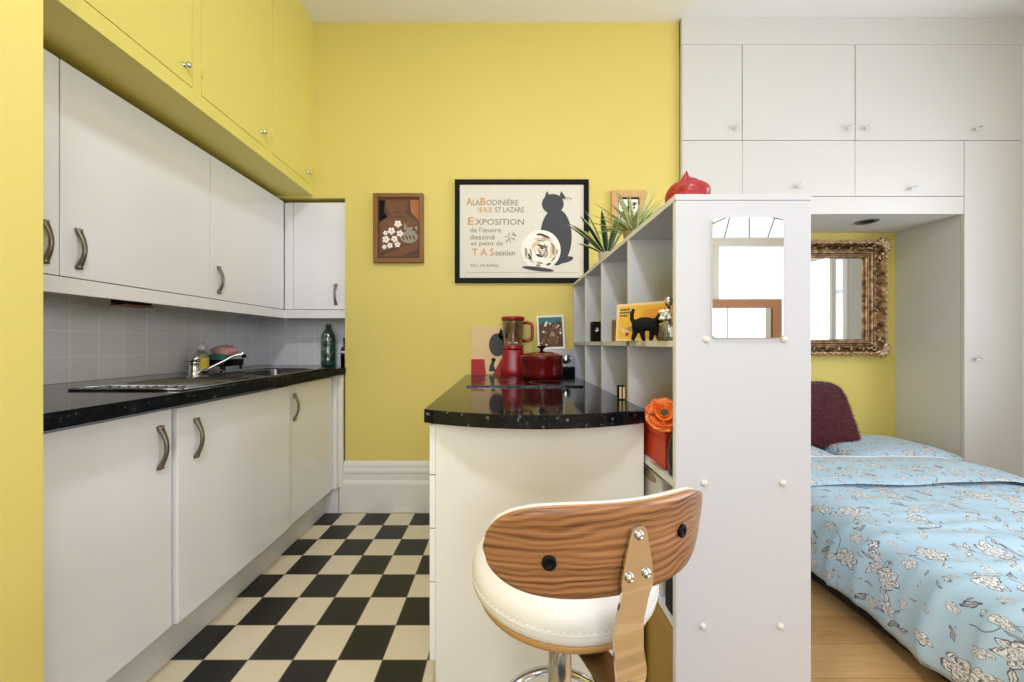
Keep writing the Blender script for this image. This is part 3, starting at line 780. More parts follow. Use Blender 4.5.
# ------------------------------------------------------------------ wall pictures
def frame_box(name, x0, x1, z0, z1, bw, depth, m, label, cat, inset=.004):
    t = thing(name, ((x0 + x1) / 2, WALL - .0005, z0), label, cat)
    y1 = WALL - .0008; y0 = y1 - depth
    f = MB().frame(x0 + bw, x1 - bw, z0 + bw, z1 - bw, [(0, y0 + .004), (bw * .15, y0), (bw, y0), (bw, y1), (0, y1)])
    obj('frame', f, m, t, bevel=.001)
    return t, y0 + .010
t, yp = frame_box('framed_poster', -.3115, .520, 1.425, 2.065, .030, .024, m_black, 'large black framed cream poster with lettering and a dark cat', 'poster')
obj('paper', B(-.283, .491, yp, WALL - .001, 1.454, 2.036), m_paper, t)
def TX(px): return (px - PX0) * (yp) / F
def TZ(py): return EYE + (PY0 - py) * (yp) / F
y = yp - .0006
for bits in (
    ((0, 'A', 466.3, 205.3, .066, 472.4), (1, 'LA', 472.8, 205.3, .050, 480), (0, 'B', 480.4, 205.3, .066, 485.6), (1, 'ODINIÈRE', 486.2, 205.3, .050, 518.5)),
    ((0, '18 RUE', 478, 212.3, .046, 492), (1, 'ST LAZARE', 495, 212.3, .046, 524)),
    ((0, 'E', 468.2, 224.8, .066, 474), (1, 'XPOSITION', 475, 224.8, .052, 524)),
    ((1, "de l'œuvre", 470, 232.4, .044, 501),), ((1, 'dessiné', 470, 239.5, .044, 495),), ((1, 'et peint de', 471, 245.3, .038, 503),),
    ((0, 'T A S', 472, 255.5, .062, 494), (1, 'teinlen', 495, 255.5, .050, 515)), ((1, 'DU 10 AVRIL', 471, 267, .026, 499),)):
    q = MB()
    for mi, tx, xa, yb_, sz, xb in bits:
        q.mi = mi; q.text(tx, TX(xa), TZ(yb_), y, sz, TX(xb) - TX(xa))
    obj('lettering', q, [m_ochre, m_greyink], t)
q = MB(); ya = (yp - .0008, yp + .001)
# plain seated dark cat, facing us, and a curled pale patchy one
q.mi = 0
cx = TX(556)
q.prism(ell(cx, TZ(237), .098, .178, 32), ya); q.prism(ell(cx - .020, TZ(204), .068, .062, 26), (ya[0] - .0002, ya[1]))
for dx in (-.078, .012): q.prism([(cx + dx, TZ(201)), (cx + dx + .020, TZ(191)), (cx + dx + .050, TZ(198))], (ya[0] - .0003, ya[1]))
q.prism(ell(cx + .045, TZ(260), .064, .020, 20, .2), (ya[0] - .0004, ya[1]))
q.mi = 1; q.prism(ell(TX(541), TZ(250), .122, .124, 36), (ya[0] - .0006, ya[1]))
q.mi = 0; q.prism(ell(TX(538), TZ(269), .100, .013, 24, -.12), (ya[0] - .0008, ya[1]))
random.seed(14)
for k in range(46):
    q.mi = random.choice([0, 2, 2, 3, 3])
    a = random.uniform(0, 6.28); r = .105 * random.random() ** .6
    q.prism(ell(TX(541) + r * math.cos(a), TZ(250) + r * math.sin(a), random.uniform(.014, .036), random.uniform(.003, .008), 12, a + PI / 2 + random.uniform(-.3, .3)), (ya[0] - .0010 - k * .00004, ya[1]))
q.mi = 2
for k in range(9): q.prism(ell(TX(511) + random.uniform(-.03, .03), TZ(237) + random.uniform(-.025, .025), random.uniform(.008, .02), .003, 8, random.uniform(0, 3)), (ya[0] - .0006 - k * .00004, ya[1]))
for k in range(6): q.prism(ell(TX(563) + k * .010, TZ(198 + (k % 2) * 1.2), .003, .010, 8, random.uniform(-.6, .6)), ya)
q.box(TX(466), TX(578), ya[0], ya[1], TZ(272.6), TZ(272.3))
obj('picture', q, [m_ink, m_whiteprint, m_greyink, m_peach], t)
# small painting
t, yp = frame_box('framed_painting', -.8165, -.506, 1.550, 1.977, .026, .030, m_walnutframe, 'small brown framed painting of a face over white flowers', 'painting')
obj('canvas', B(-.792, -.531, yp, WALL - .001, 1.574, 1.953), m_skin2, t)
q = MB(); y = yp
def PA(px): return (px - PX0) * (yp) / F
def PB(py): return EYE + (PY0 - py) * (yp) / F
def L(k): return (y - .0005 - .0002 * k, y + .001)
q.mi = 1; q.prism([(PA(410), PB(200)), (PA(419), PB(200)), (PA(419.5), PB(222)), (PA(411), PB(212))], L(0))
q.mi = 0; q.prism([(PA(380), PB(222)), (PA(392), PB(214)), (PA(404), PB(212)), (PA(418), PB(222)), (PA(419), PB(240)), (PA(380), PB(252))], L(0))
q.prism([(p[0], min(p[1], PB(200.5))) for p in ell(PA(397), PB(203), .068, .082, 30)], L(1))
q.mi = 2; q.prism(ell(PA(397), PB(212.3), .022, .005, 14), L(2)); q.prism(ell(PA(397), PB(208.2), .012, .004, 12), L(2)); q.prism(ell(PA(397), PB(217), .052, .005, 16), L(2))
q.mi = 3; q.prism([(PA(379), PB(200.5)), (PA(385), PB(200.5)), (PA(384), PB(212)), (PA(388), PB(217)), (PA(379), PB(222))], L(2))
q.mi = 0; q.prism([(PA(384), PB(255)), (PA(418), PB(240)), (PA(419), PB(249)), (PA(400), PB(256.5)), (PA(384), PB(256.5))], L(1))
q.mi = 5; q.prism(ell(PA(409), PB(237), .055, .038, 20), L(3)); q.prism(ell(PA(411), PB(231), .030, .024, 16), L(4))
q.prism([(PA(404), PB(230)), (PA(404.5), PB(222)), (PA(408), PB(229))], L(4)); q.prism([(PA(412), PB(229)), (PA(418), PB(226)), (PA(416), PB(232))], L(4))
q.mi = 2
for k in range(4): q.prism(ell(PA(403 + k * 3.6), PB(237.5), .005, .018, 8, .5), L(5))
q.prism(ell(PA(409), PB(231), .003, .003, 8), L(6)); q.prism(ell(PA(412.5), PB(231), .003, .003, 8), L(6))
random.seed(2)
for px, py, r in ((398, 224, .022), (391.5, 231, .022), (400, 233.5, .02), (386, 239.5, .022), (394.5, 239, .02), (385.5, 233, .014), (390, 245.5, .017), (397.5, 244.5, .018), (384.5, 247, .014)):
    q.mi = 4
    a0 = random.uniform(0, 1)
    for k in range(5): q.prism(ell(PA(px) + r * .6 * math.cos(a0 + k * 1.2566), PB(py) + r * .6 * math.sin(a0 + k * 1.2566), r * .5, r * .42, 10, a0 + k * 1.2566), L(6 + k))
    q.mi = 6; q.prism(ell(PA(px), PB(py), r * .22, r * .22, 8), L(13))
obj('painted_image', q, [m_skin, m_paintor, m_skin2, m_black, m_whiteprint, m_catgrey, m_oprint], t)
# little wooden photo frame
t, yp = frame_box('photo_frame', .661, .876, 1.750, 1.998, .042, .022, m_pine, 'small pale wood frame with two photos, behind the spider plant', 'picture frame')
obj('mount', B(.702, .835, yp, WALL - .001, 1.791, 1.957), m_black, t)
q = MB()
for a in (.708, .774):
    ph = obj('photo', B(a, a + .055, yp - .001, yp + .001, 1.80, 1.945), m_whiteprint, t)
    q = MB(); random.seed(int(a * 1000))
    for k in range(14): q.mi = k % 2; q.prism(ell(a + random.uniform(.010, .045), random.uniform(1.82, 1.935), random.uniform(.004, .009), random.uniform(.004, .010), 10, k), (yp - .0013 - k * .00003, yp))
    obj('image', q, [m_greyink, m_ink], ph)

# ------------------------------------------------------------------ open shelving divider
SX, SXB, SYN, SYF, TOP = .4235, .7566, .900, 2.263, 1.418
T = .016
su = thing('shelf_unit', (.59, 1.58, 0), 'tall white open shelving unit dividing the kitchen from the bed', 'shelf unit')
su_end = obj('end_panel', B(SX, SXB, SYN, SYN + T, 0, TOP - .0155), m_shelf, su, bevel=.001)
obj('end_panel', B(SX, SXB, SYF - T, SYF, 0, TOP - .0155), m_shelf, su, bevel=.001)
obj('top_board', B(SX - .001, SXB + .001, SYN - .001, SYF, TOP - .015, TOP), m_shelf, su, bevel=.001)
for y in (1.241, 1.587, 1.912): obj('divider', B(SX, SXB - .006, y, y + T, .017, TOP - .0155), m_shelf, su)
LEV = [.704, 1.047, .350]
SB = [(.010, T)]
for z in (.350, .704, 1.056):
    for a, b_ in ((SYN + T, 1.241), (1.241 + T, 1.587), (1.587 + T, 1.912), (1.912 + T, SYF - T)):
        obj('shelf', B(SX, SXB - .006, a + .0003, b_ - .0003, z - T, z), m_shelf, su)
obj('bottom_board', B(SX, SXB - .006, SYN + T, SYF - T, .001, .017), m_shelf, su)
e = MB()
for z in (.350, .704, 1.056): e.box(SX - .0012, SX - .0001, SYN + T, SYF - T, z - T, z)
for y in (1.241, 1.587, 1.912): e.box(SX - .0012, SX - .0001, y, y + T, .017, TOP - .016)
e.box(SX - .0012, SX - .0001, SYN + .001, SYN + T, .0, TOP - .016); e.box(SX - .0022, SX - .0011, SYN, SYF, TOP - .0148, TOP - .0002)
obj('edging', e, m_edge, su)
for a, b_ in ((.017, .350), (.350, .704), (.704, 1.056), (1.056, TOP - .015)):
    obj('back_panel', B(SXB - .005, SXB, SYN + T + .0005, SYF - T - .0005, a, b_ - T - .052), m_shelf, su)
for px, py in ((704, 483), (782.5, 483), (702.5, 626), (780, 626), (706, 339.6), (783.6, 339.6)):
    c = ((px - PX0) * SYN / F, SYN, EYE + (PY0 - py) * SYN / F)
    obj('screw_cap', MB().lathe([(.0085, 0), (.0085, .0015), (.0065, .005), (.003, .0065), (.0005, .007)], c, 16, True, True, (0, -1, 0)), m_ward, su_end)
# frameless mirror on the end panel
wm = thing('wall_mirror', (.597, .895, 1.0625), 'small frameless mirror with rounded corners on the white shelf end', 'mirror')
obj('backing', MB().prism(rrect(.5083, .6855, 1.0615, 1.3595, .012), (SYN - .0045, SYN - .0008)), m_ward, wm)
obj('glass', MB().prism(rrect(.5100, .6840, 1.0632, 1.3578, .011), (SYN - .0062, SYN - .0047)), m_mirror, wm)

# things on top of the shelf unit
rc = MB()
cx, cy, cz = .495, .985, TOP + .0015
rc.ball((cx + .006, cy - .005, cz + .030), (.046, .052, .033), 28, 16)
rc.ball((cx - .002, cy + .030, cz + .036), (.044, .045, .044), 28, 16)
rc.ball((cx + .014, cy + .020, cz + .060), (.030, .030, .025), 20, 12)
rc.lathe([(.014, 0), (.010, .016), (.002, .036)], (cx + .000, cy + .016, cz + .070), 14, True, True, (.12, 0, 1))
rc.lathe([(.014, 0), (.009, .010), (.001, .022)], (cx + .022, cy + .030, cz + .066), 14, True, True, (.35, .2, 1))
rc.tube([(cx - .038, cy + .04, cz + .012), (cx - .042, cy, cz + .013), (cx - .025, cy - .046, cz + .013), (cx + .02, cy - .056, cz + .013)], [.011, .012, .011, .008], 12)
rt = thing('cat_ornament', (cx, cy, cz), 'glossy red curled cat ornament on top of the white shelf unit', 'ornament')
bd = obj('body', rc, m_red, rt, remesh=.0035)
wv = MB()
for dx in (.022, .028): wv.tube([(cx + dx, cy - .006, cz + .068), (cx + dx + .006, cy - .004, cz + .063)], .0018, 6)
obj('painted_eye', wv, m_whiteprint, bd)
def blade(mb, base, az, L, arch, w, droop, n=12, mi=(0, 1), keel=.3):
    """one strap leaf: midrib stripe and edges"""
    base = Vector(base); d = Vector((math.cos(az), math.sin(az), 0)); s = Vector((-math.sin(az), math.cos(az), 0))
    rows = []
    for i in range(n + 1):
        t = i / n
        r = L * (arch * t + (1 - arch) * t * t * .2); z = L * ((1 - arch * .6) * t - droop * t * t)
        p = base + d * r + Vector((0, 0, z))
        wd = w * (.45 + .9 * t) * (1 - t ** 3) if t < .98 else .0004
        wd = max(wd, .0004)
        rows.append([p - s * wd + Vector((0, 0, wd * keel)), p - s * wd * .8, p, p + s * wd * .8, p + s * wd + Vector((0, 0, wd * keel))])
    V = [[mb._v(q) for q in r] for r in rows]
    for a, b_ in zip(V, V[1:]):
        for k in range(4):
            mb.mi = mi[1] if k in mi[2] else mi[0]
            mb._f([a[k], a[k + 1], b_[k + 1], b_[k]], True)
def solid(o, t=.0008):
    s = o.modifiers.new('Solidify', 'SOLIDIFY'); s.thickness = t; return o
# dark strap-leaf plant
p1 = thing('potted_snake_plant', (.50, 1.80, TOP), 'dark green spiky houseplant in a pale pot at the far end of the shelf top', 'plant', 'houseplants on the shelf unit')
c = (.505, 1.80, TOP)
obj('pot', MB().lathe([(.034, .0005), (.036, .004), (.044, .070), (.046, .074), (.041, .074), (.040, .062), (.001, .060)], c, 24, False), m_pot, p1)
obj('soil', MB().lathe([(.0405, .061), (.038, .065), (.001, .066)], c, 20, False), m_brown, p1)
q = MB()
for az, L, arch, w, dr in ((200, .29, .60, .015, .18), (182, .27, .62, .015, .06), (215, .28, .55, .016, .10), (170, .26, .20, .020, .0), (95, .25, .15, .018, 0), (20, .22, .22, .018, 0), (330, .21, .35, .017, .02), (240, .23, .24, .019, .0), (285, .20, .28, .018, 0), (195, .17, .85, .013, .20), (150, .20, .40, .016, .03), (60, .19, .4, .016, .02)):
    blade(q, (c[0] + .012 * math.cos(math.radians(az)), c[1] + .012 * math.sin(math.radians(az)), c[2] + .062), math.radians(az), L, arch, w, dr, 12, (0, 1, (0, 3)), .5)
solid(obj('foliage', q, [m_leafg, m_leafg if False else m_leafedge], p1, fix=False), .0012)
# spider plant
p2 = thing('potted_spider_plant', (.525, 1.48, TOP), 'striped green and cream spider plant in a tan pot on the shelf top', 'plant', 'houseplants on the shelf unit')
c = (.530, 1.48, TOP)
obj('pot', MB().lathe([(.036, .0005), (.039, .004), (.048, .078), (.051, .082), (.046, .082), (.044, .07), (.001, .068)], c, 24, False), m_tanpot, p2)
obj('soil', MB().lathe([(.0445, .068), (.04, .073), (.001, .074)], c, 20, False), m_brown, p2)
q = MB(); random.seed(21)
for k in range(110):
    az = random.uniform(0, 360); L = random.uniform(.11, .24)
    blade(q, (c[0] + random.uniform(-.018, .018), c[1] + random.uniform(-.018, .018), c[2] + .070), math.radians(az), L, random.uniform(.2, .95), random.uniform(.0044, .0070), random.uniform(.0, .45), 10, (0, 1, (1, 2)), .6)
solid(obj('foliage', q, [m_leafl, m_leafw], p2, fix=False), .0006)
q = MB()
q.ball((.505, 2.03, TOP + .018), (.017, .026, .018), 16, 10); q.ball((.498, 2.00, TOP + .045), .014, 14, 8); q.tube([(.505, 2.03, TOP + .02), (.500, 2.005, TOP + .045)], [.014, .011], 10)
for dx in (-.008, .008): q.lathe([(.005, 0), (.001, .014)], (.498 + dx, 2.00, TOP + .055), 8)
tag(obj('cat_figurine', q, m_black, loc=(.505, 2.02, TOP), remesh=.002), 'tiny black figurine on the shelf top beyond the snake plant', 'figurine')
q = MB(); q.ball((.515, 1.235, TOP + .0225), (.030, .055, .022), 18, 10); q.ball((.505, 1.185, TOP + .033), (.017, .017, .016), 14, 8); q.tube([(.51, 1.21, TOP + .022), (.505, 1.188, TOP + .032)], [.016, .013], 10)
for dx in (-.009, .009): q.lathe([(.006, 0), (.001, .013)], (.505 + dx, 1.185, TOP + .044), 8)
tag(obj('cat_figurine', q, m_black, loc=(.515, 1.23, TOP), remesh=.002), 'low black figurine on the shelf top between spider plant and red cat', 'figurine')

# things in the bays
Zm = 1.056
yc = thing('cat_art_card', (.45, 1.13, Zm), 'yellow picture card with three lines of dark text, in the nearest shelf bay', 'picture card')
A = Vector((.368, 1.212, Zm + .0008)); Bv = Vector((.520, 1.055, Zm + .0008)); Wc = (Bv - A).length
ang = math.atan2(Bv.y - A.y, Bv.x - A.x)
XM = Matrix.Translation(A) @ Matrix.Rotation(ang, 4, 'Z') @ Matrix.Rotation(math.radians(-5), 4, 'X')
q = MB(); q.X = XM; q.box(0, Wc, 0, .004, 0, .122); obj('card', q, m_creamprint, yc)
q = MB(); q.X = XM; yy = (-.0006, .001)
q.mi = 0; q.box(.008, Wc - .008, yy[0], yy[1], .008, .114)
q.mi = 1; q.prism([(.075, .07), (.10, .10), (Wc - .010, .112), (Wc - .010, .06)], (-.0008, .001))
q.mi = 2; q.prism([(.034, .040), (.070, .056), (.085, .052), (.085, .040), (.050, .032)], (-.0010, .001))
q.mi = 3; q.prism(ell(.033, .030, .010, .007, 12), (-.0012, .001)); q.prism(ell(.024, .036, .006, .004, 12), (-.0012, .001))
q.mi = 4; q.prism(ell(.040, .022, .006, .006, 12), (-.0014, .001))
q.mi = 5
for k, (a, n) in enumerate(((.013, 5), (.013, 7), (.013, 4))):
    x = a
    for j in range(n):
        wd = .0045 + .002 * ((j * 7 + k * 3) % 3) / 2; zz = .100 - k * .010
        q.box(x, x + wd, -.0010, .001, zz, zz + .006); x += wd + .0016
obj('print', q, [m_postera, m_oprint, m_greyink, m_peach, m_redprint, m_ink], yc)
# walking black cat figure
kx, ky, kz = .420, 1.075, Zm
q = MB()
q.X = Matrix.Translation((kx, ky, kz)) @ Matrix.Rotation(math.radians(-25), 4, 'Z')
q.ball((-.006, 0, .050), (.035, .012, .021), 18, 10); q.ball((-.028, 0, .048), (.016, .0095, .018), 14, 8)
q.ball((.037, 0, .066), (.015, .011, .013), 14, 8); q.tube([(.018, 0, .054), (.034, 0, .063)], [.012, .010], 10)
for dx in (.030, .040): q.lathe([(.004, 0), (.0008, .011)], (dx, 0, .071), 8)
for x, fx in ((-.032, -.040), (-.022, -.010), (.014, .010), (.022, .032)):
    q.tube([(x, 0, .045), ((x + fx) / 2 + .002, .002 if fx < 0 else -.002, .024), (fx, 0, .004), (fx + .005, 0, .003)], [.012, .0085, .006, .005], 8)
q.tube([(-.036, 0, .052), (-.043, 0, .066), (-.043, 0, .082), (-.038, 0, .096)], [.007, .0065, .006, .005], 8)
tag(obj('cat_figurine', q, m_black, loc=(kx, ky, kz), remesh=.0016), 'black walking cat figurine with raised tail before the yellow card', 'figurine')
# brown figurine
q = MB().lathe([(.010, 0), (.012, .003), (.011, .018), (.008, .026), (.009, .032), (.007, .040), (.001, .044)], (.428, .990, Zm), 16)
tag(obj('brown_figurine', q, m_brown, loc=(.428, .990, Zm)), 'small brown figurine between the black cat and the glass jar', 'figurine')
# glass jar with white flowers
jr = thing('flower_jar', (.437, .962, Zm), 'small glass jar of white flowers at the near end of the middle shelf', 'jar')
c = (.428, .955, Zm)
obj('jar', MB().lathe([(.016, .0004), (.018, .003), (.018, .040), (.014, .048), (.014, .052), (.0125, .052), (.0125, .046), (.0165, .039), (.0165, .004), (.001, .003)], c, 20, False), m_jar, jr)
obj('label', B(c[0] - .004, c[0] + .008, c[1] - .0192, c[1] - .0182, c[2] + .010, c[2] + .036), m_whiteprint, jr)
q = MB(); random.seed(8)
for k in range(22):
    a = random.uniform(0, 6.28); r = random.uniform(0, .018); z = random.uniform(.056, .080)
    q.ball((c[0] - .004 + r * math.cos(a), c[1] + r * math.sin(a), c[2] + z), (.006, .006, .0035), 8, 5, Matrix.Rotation(random.uniform(0, 3), 3, 'X'))
obj('flowers', q, m_whiteprint, jr)
q = MB()
for k in range(6):
    a = k * 1.05; q.tube([(c[0], c[1], c[2] + .008), (c[0] + .004 * math.cos(a), c[1] + .004 * math.sin(a), c[2] + .045), (c[0] - .004 + .014 * math.cos(a), c[1] + .014 * math.sin(a), c[2] + .068)], .0012, 6)
obj('stems', q, m_leafg, jr)
# silver ball figure behind
sf = thing('silver_bauble_stand', (.455, .99, Zm), 'shiny silver ball ornament rising behind the jar of white flowers', 'ornament')
c = (.449, .996, Zm)
obj('stand', MB().lathe([(.012, .0004), (.012, .004), (.003, .008), (.003, .094)], c, 16), m_black, sf)
obj('bauble', MB().ball((c[0], c[1], c[2] + .108), (.012, .012, .0155), 18, 12), m_chrome, sf)
# black box, book, yellow card
bb = thing('black_box', (.46, 1.80, Zm), 'small black box with a white mark in the third shelf bay', 'box')
obj('box', B(.424, .470, 1.765, 1.812, Zm + .0004, Zm + .098), m_black, bb, bevel=.002)
q = MB()
q.prism(ell(.446, Zm + .055, .009, .005, 12, .4), (1.7640, 1.766)); q.prism([(.438, Zm + .066), (.452, Zm + .062), (.450, Zm + .068)], (1.7640, 1.766))
obj('mark', q, m_whiteprint, bb)
tag(obj('book', B(.445, .462, 1.42, 1.52, Zm + .0005, Zm + .088), m_walnutframe, loc=(.452, 1.47, Zm), bevel=.001), 'slim brown book upright in the second shelf bay behind the yellow card', 'book')
tag(obj('yellow_note', B(.475, .520, 1.83, 1.836, Zm + .0005, Zm + .112), m_postera, loc=(.49, 1.833, Zm)), 'small yellow card standing behind the black box', 'card')
# orange box, vase and ranunculus in the bay below
Zl = .704
ob_ = thing('orange_box', (.5, 1.1, Zl), 'orange red box on the shelf below the orange flower', 'box')
obj('box', B(.436, .610, .992, 1.222, Zl + .0005, Zl + .080), m_orange, ob_, bevel=.002)
obj('lid', B(.433, .613, .989, 1.225, Zl + .0810, Zl + .104), m_orange, ob_, bevel=.003)
vs = thing('black_vase', (.452, .948, Zl), 'slim black vase holding the orange flower by the shelf end', 'vase')
c = (.452, .952, Zl)
obj('vase', MB().lathe([(.020, .0005), (.023, .004), (.026, .05), (.022, .085), (.017, .105), (.019, .112), (.016, .112), (.014, .103), (.018, .08), (.001, .01)], c, 24, False), m_blackgloss, vs)
fl = thing('orange_flower', (.452, .952, Zl + .03), 'large orange ruffled flower leaning from the black vase', 'flower')
FC = Vector((.418, .958, .862)); ax = Vector((-.30, -.80, .5)).normalized()
obj('stem', MB().tube([(c[0], c[1], Zl + .03), (c[0] - .002, c[1], Zl + .11), (c[0] - .012, c[1] + .002, Zl + .132), tuple(FC - ax * .012)], .0035, 8), m_leafl, fl)
Q = Vector((0, 0, 1)).rotation_difference(ax).to_matrix()
q = MB(); random.seed(12)
for ring, (n, r, tilt, sz) in enumerate(((9, .030, 84, .026), (9, .026, 60, .024), (8, .018, 38, .020), (7, .012, 20, .015), (5, .006, 6, .010))):
    for k in range(n):
        a = 2 * PI * k / n + ring * .4; q.mi = random.choice([0, 0, 1])
        tl = math.radians(tilt)
        def pet(u, v, a=a, r=r, tl=tl, sz=sz):
            x = (u - .5) * 2 * sz * (1.0 - .35 * (2 * v - 1) ** 2 if v > .5 else .65 + .35 * min(1, v * 2)); l = v * sz * 1.5
            ruf = .0022 * math.sin(u * 9 + a * 3) * v
            cup = .006 * (2 * u - 1) ** 2
            rad = r * .25 + l * math.sin(tl) - cup * math.cos(tl); z = l * math.cos(tl) * .8 + cup * math.sin(tl) + ruf + (.004 if tl < .8 else 0)
            p = Vector((rad * math.cos(a) - x * math.sin(a), rad * math.sin(a) + x * math.cos(a), z - .006))
            return FC + Q @ p
        q.grid(pet, 8, 6)
solid(obj('petals', q, [m_petal, m_petal2], fl, fix=False), .0008)
q = MB(); q.ball(FC + ax * .012, .0065, 12, 8)
for k in range(24):
    a = k * 2.4; r = .0045 + .0035 * (k % 3) / 2
    p = FC + Q @ Vector((r * math.cos(a), r * math.sin(a), .012)); q.tube([p, p + ax * .007], [.0008, .0012], 6)
obj('flower_centre', q, m_leafg, fl)
q = MB()
for az, L in ((150, .06), (200, .05)): blade(q, tuple(FC - ax * .014), math.radians(az), L, .95, .010, .3, 8, (0, 0, ()), .3)
solid(obj('leaf', q, m_skin2, fl, fix=False), .001)
# lower bays
wb = thing('white_storage_box', (.52, 1.08, .35), 'white storage box with a grey oval grip hole on the lower shelf', 'box')
obj('box', B(.432, .640, 1.005, 1.232, .3505, .672), m_ward, wb, bevel=.003)
obj('grip_hole', MB().prism(ell(1.10, .655, .060, .014, 24), (.4305, .4325), 'x'), m_greyink, wb)
bkb = thing('black_book', (.5, .95, .35), 'black book upright beside the white storage box', 'book')
obj('cover', MB().box(.4300, .600, .934, .940, .3505, .602).box(.4300, .600, .966, .972, .3505, .602).box(.4280, .4330, .934, .972, .3505, .602), m_black, bkb, bevel=.001)
obj('pages', B(.4340, .597, .9405, .9655, .354, .599), m_whiteprint, bkb)
mb_ = thing('mustard_box', (.52, 1.05, .017), 'mustard yellow box filling the bottom bay of the shelf unit', 'box')
obj('box', B(.428, .660, .925, 1.235, .0175, .286), m_mustard, mb_, bevel=.003)
obj('lid', B(.425, .663, .922, 1.238, .2865, .325), m_mustard, mb_, bevel=.003)

# ------------------------------------------------------------------ built-in white wardrobe
WF = 2.25; K = WF / F
def WX(px): return (px - PX0) * K
def WZ(py): return EYE + (PY0 - py) * K
WG = 'built-in white cupboard fronts'
def ward(px0, px1, py0, py1, knobs, label, z0=None, x0=None, x1=None, depth=NICHE - .001):
    xa = WX(px0) if x0 is None else x0; xb = WX(px1) if x1 is None else x1
    za = WZ(py1) if z0 is None else z0; zb = WZ(py0)
    c = thing('built_in_cupboard', ((xa + xb) / 2, WF + .2, za), label, 'cupboard', WG)
    obj('carcass', B(xa - .0004, xb + .0004, WF + .0205, depth, za - .0004, zb + .0004), m_ward, c)
    d = obj('door', B(xa, xb, WF, WF + .019, za, zb), m_ward, c, bevel=.0015)
    for kx, ky in knobs: obj('knob', bar_knob(MB(), (WX(kx), WF, WZ(ky))), m_chrome, d)
R_X = WX(1020.5)
ward(682.6, 741.9, 44.6, 140.0, [(734, 128.5)], 'narrow white top cupboard with one knob beside the yellow wall')
ward(742.7, 854.8, 44.6, 140.0, [(847, 128.7)], 'square white top cupboard second from the yellow wall', )
ward(855.7, 1020.5, 44.6, 140.2, [(865, 129), (974.5, 129.5)], 'widest white top cupboard, with two knobs, by the right wall')
ward(682.6, 742.4, 140.6, 196, [], 'narrow white cupboard under the top row, behind the red cat')
ward(742.7, 854.9, 140.6, 196, [(797, 187)], 'low white cupboard above the left part of the bed niche')
ward(855.3, 963.9, 140.8, 196, [(910, 189)], 'low white cupboard above the right part of the bed niche')
ward(964.6, 1020.5, 140.8, 0, [(974.5, 359)], 'tall narrow white wardrobe at the right beside the bed', z0=.02)
f = MB().box(1.0925, RW - .001, WF, WF + .02, WZ(44.4), CEIL - .0005).box(R_X + .0015, RW - .001, WF + .002, WF + .02, .0, WZ(44.8)).box(1.0925, WX(682.6) - .0012, WF + .001, WF + .02, WZ(196.4), WZ(44.6))
f.box(WX(741.6) + .001, WX(743.2) - .001, WF + .009, WF + .02, WZ(214), WZ(44.8)) if False else None
tag(obj('cupboard_fascia', f, m_ward, loc=(2.1, WF, WZ(44))), 'plain white fascia board between the top cupboards and the ceiling', 'panel')
nc = thing('niche_canopy', (2.0, WF, WZ(214)), 'white panel and soffit over the bed niche', 'panel')
obj('front_rail', B(1.0925, WX(963.8), WF, WF + .02, WZ(214), WZ(196.6)), m_ward, nc, bevel=.0015)
obj('soffit', B(1.0925, WX(963.8) - .002, WF + .021, NICHE - .001, WZ(214) + .004, WZ(196.6) - .004), m_white_wall, nc)
tag(obj('niche_side_panel', B(WX(963.4) + .0005, WX(963.4) + .006, WF + .0225, NICHE - .001, .02, WZ(141.6)), m_niche, loc=(2.84, 2.45, .02)), 'beige white side panel closing the bed niche on the right', 'panel') if False else None
dl = thing('recessed_downlight', (2.385, 2.40, WZ(214)), 'recessed downlight with a dark chrome ring over the bed niche', 'downlight')
zc = WZ(214) + .0038
obj('ring', MB().lathe([(.040, 0), (.060, 0), (.060, -.003), (.056, -.006), (.042, -.004), (.040, 0)], (2.385, 2.40, zc), 32, False), m_pewter, dl)
obj('lamp', MB().lathe([(.0395, -.001), (.0395, -.0004), (.001, -.0004)], (2.385, 2.40, zc), 24, False), m_black, dl)

# ------------------------------------------------------------------ gilt mirror
gm = thing('gilt_mirror', (2.04, NICHE, .957), 'ornate antique gilt framed mirror hanging on the yellow niche wall', 'mirror')
gx0, gx1, gz0, gz1 = 1.54, 2.596, 1.078, 1.662
yb = NICHE - .001
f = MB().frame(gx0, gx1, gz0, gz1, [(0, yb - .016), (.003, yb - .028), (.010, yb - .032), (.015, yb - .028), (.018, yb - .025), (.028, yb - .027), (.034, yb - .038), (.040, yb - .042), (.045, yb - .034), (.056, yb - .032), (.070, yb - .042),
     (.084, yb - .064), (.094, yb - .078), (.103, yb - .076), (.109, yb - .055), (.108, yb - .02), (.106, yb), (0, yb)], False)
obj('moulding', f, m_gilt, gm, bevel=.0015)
obj('glass', B(gx0 - .003, gx1 + .003, yb - .012, yb - .008, gz0 - .003, gz1 + .003), m_mirror, gm)
def along(off, step):
    pts = []
    x0, x1, z0, z1 = gx0 - off, gx1 + off, gz0 - off, gz1 + off
    for (ax_, az_), (bx, bz) in (((x0, z0), (x1, z0)), ((x1, z0), (x1, z1)), ((x1, z1), (x0, z1)), ((x0, z1), (x0, z0))):
        Ln = math.hypot(bx - ax_, bz - az_); n = max(1, round(Ln / step))
        for i in range(n):
            t = i / n; pts.append((ax_ + (bx - ax_) * t, az_ + (bz - az_) * t, math.atan2(bz - az_, bx - ax_), t, Ln))
    return pts
q = MB()
for x, z, a, t, Ln in along(.023, .0115): q.ball((x, yb - .0285, z), (.0045, .0045, .0045), 8, 5)
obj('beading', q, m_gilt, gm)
q = MB(); random.seed(31)
def leaf3(q, x, y, z, a, L, Wd, H): q.ball((x, y, z), (L, H, Wd), 10, 6, Matrix.Rotation(-a, 3, 'Y'))
i = 0
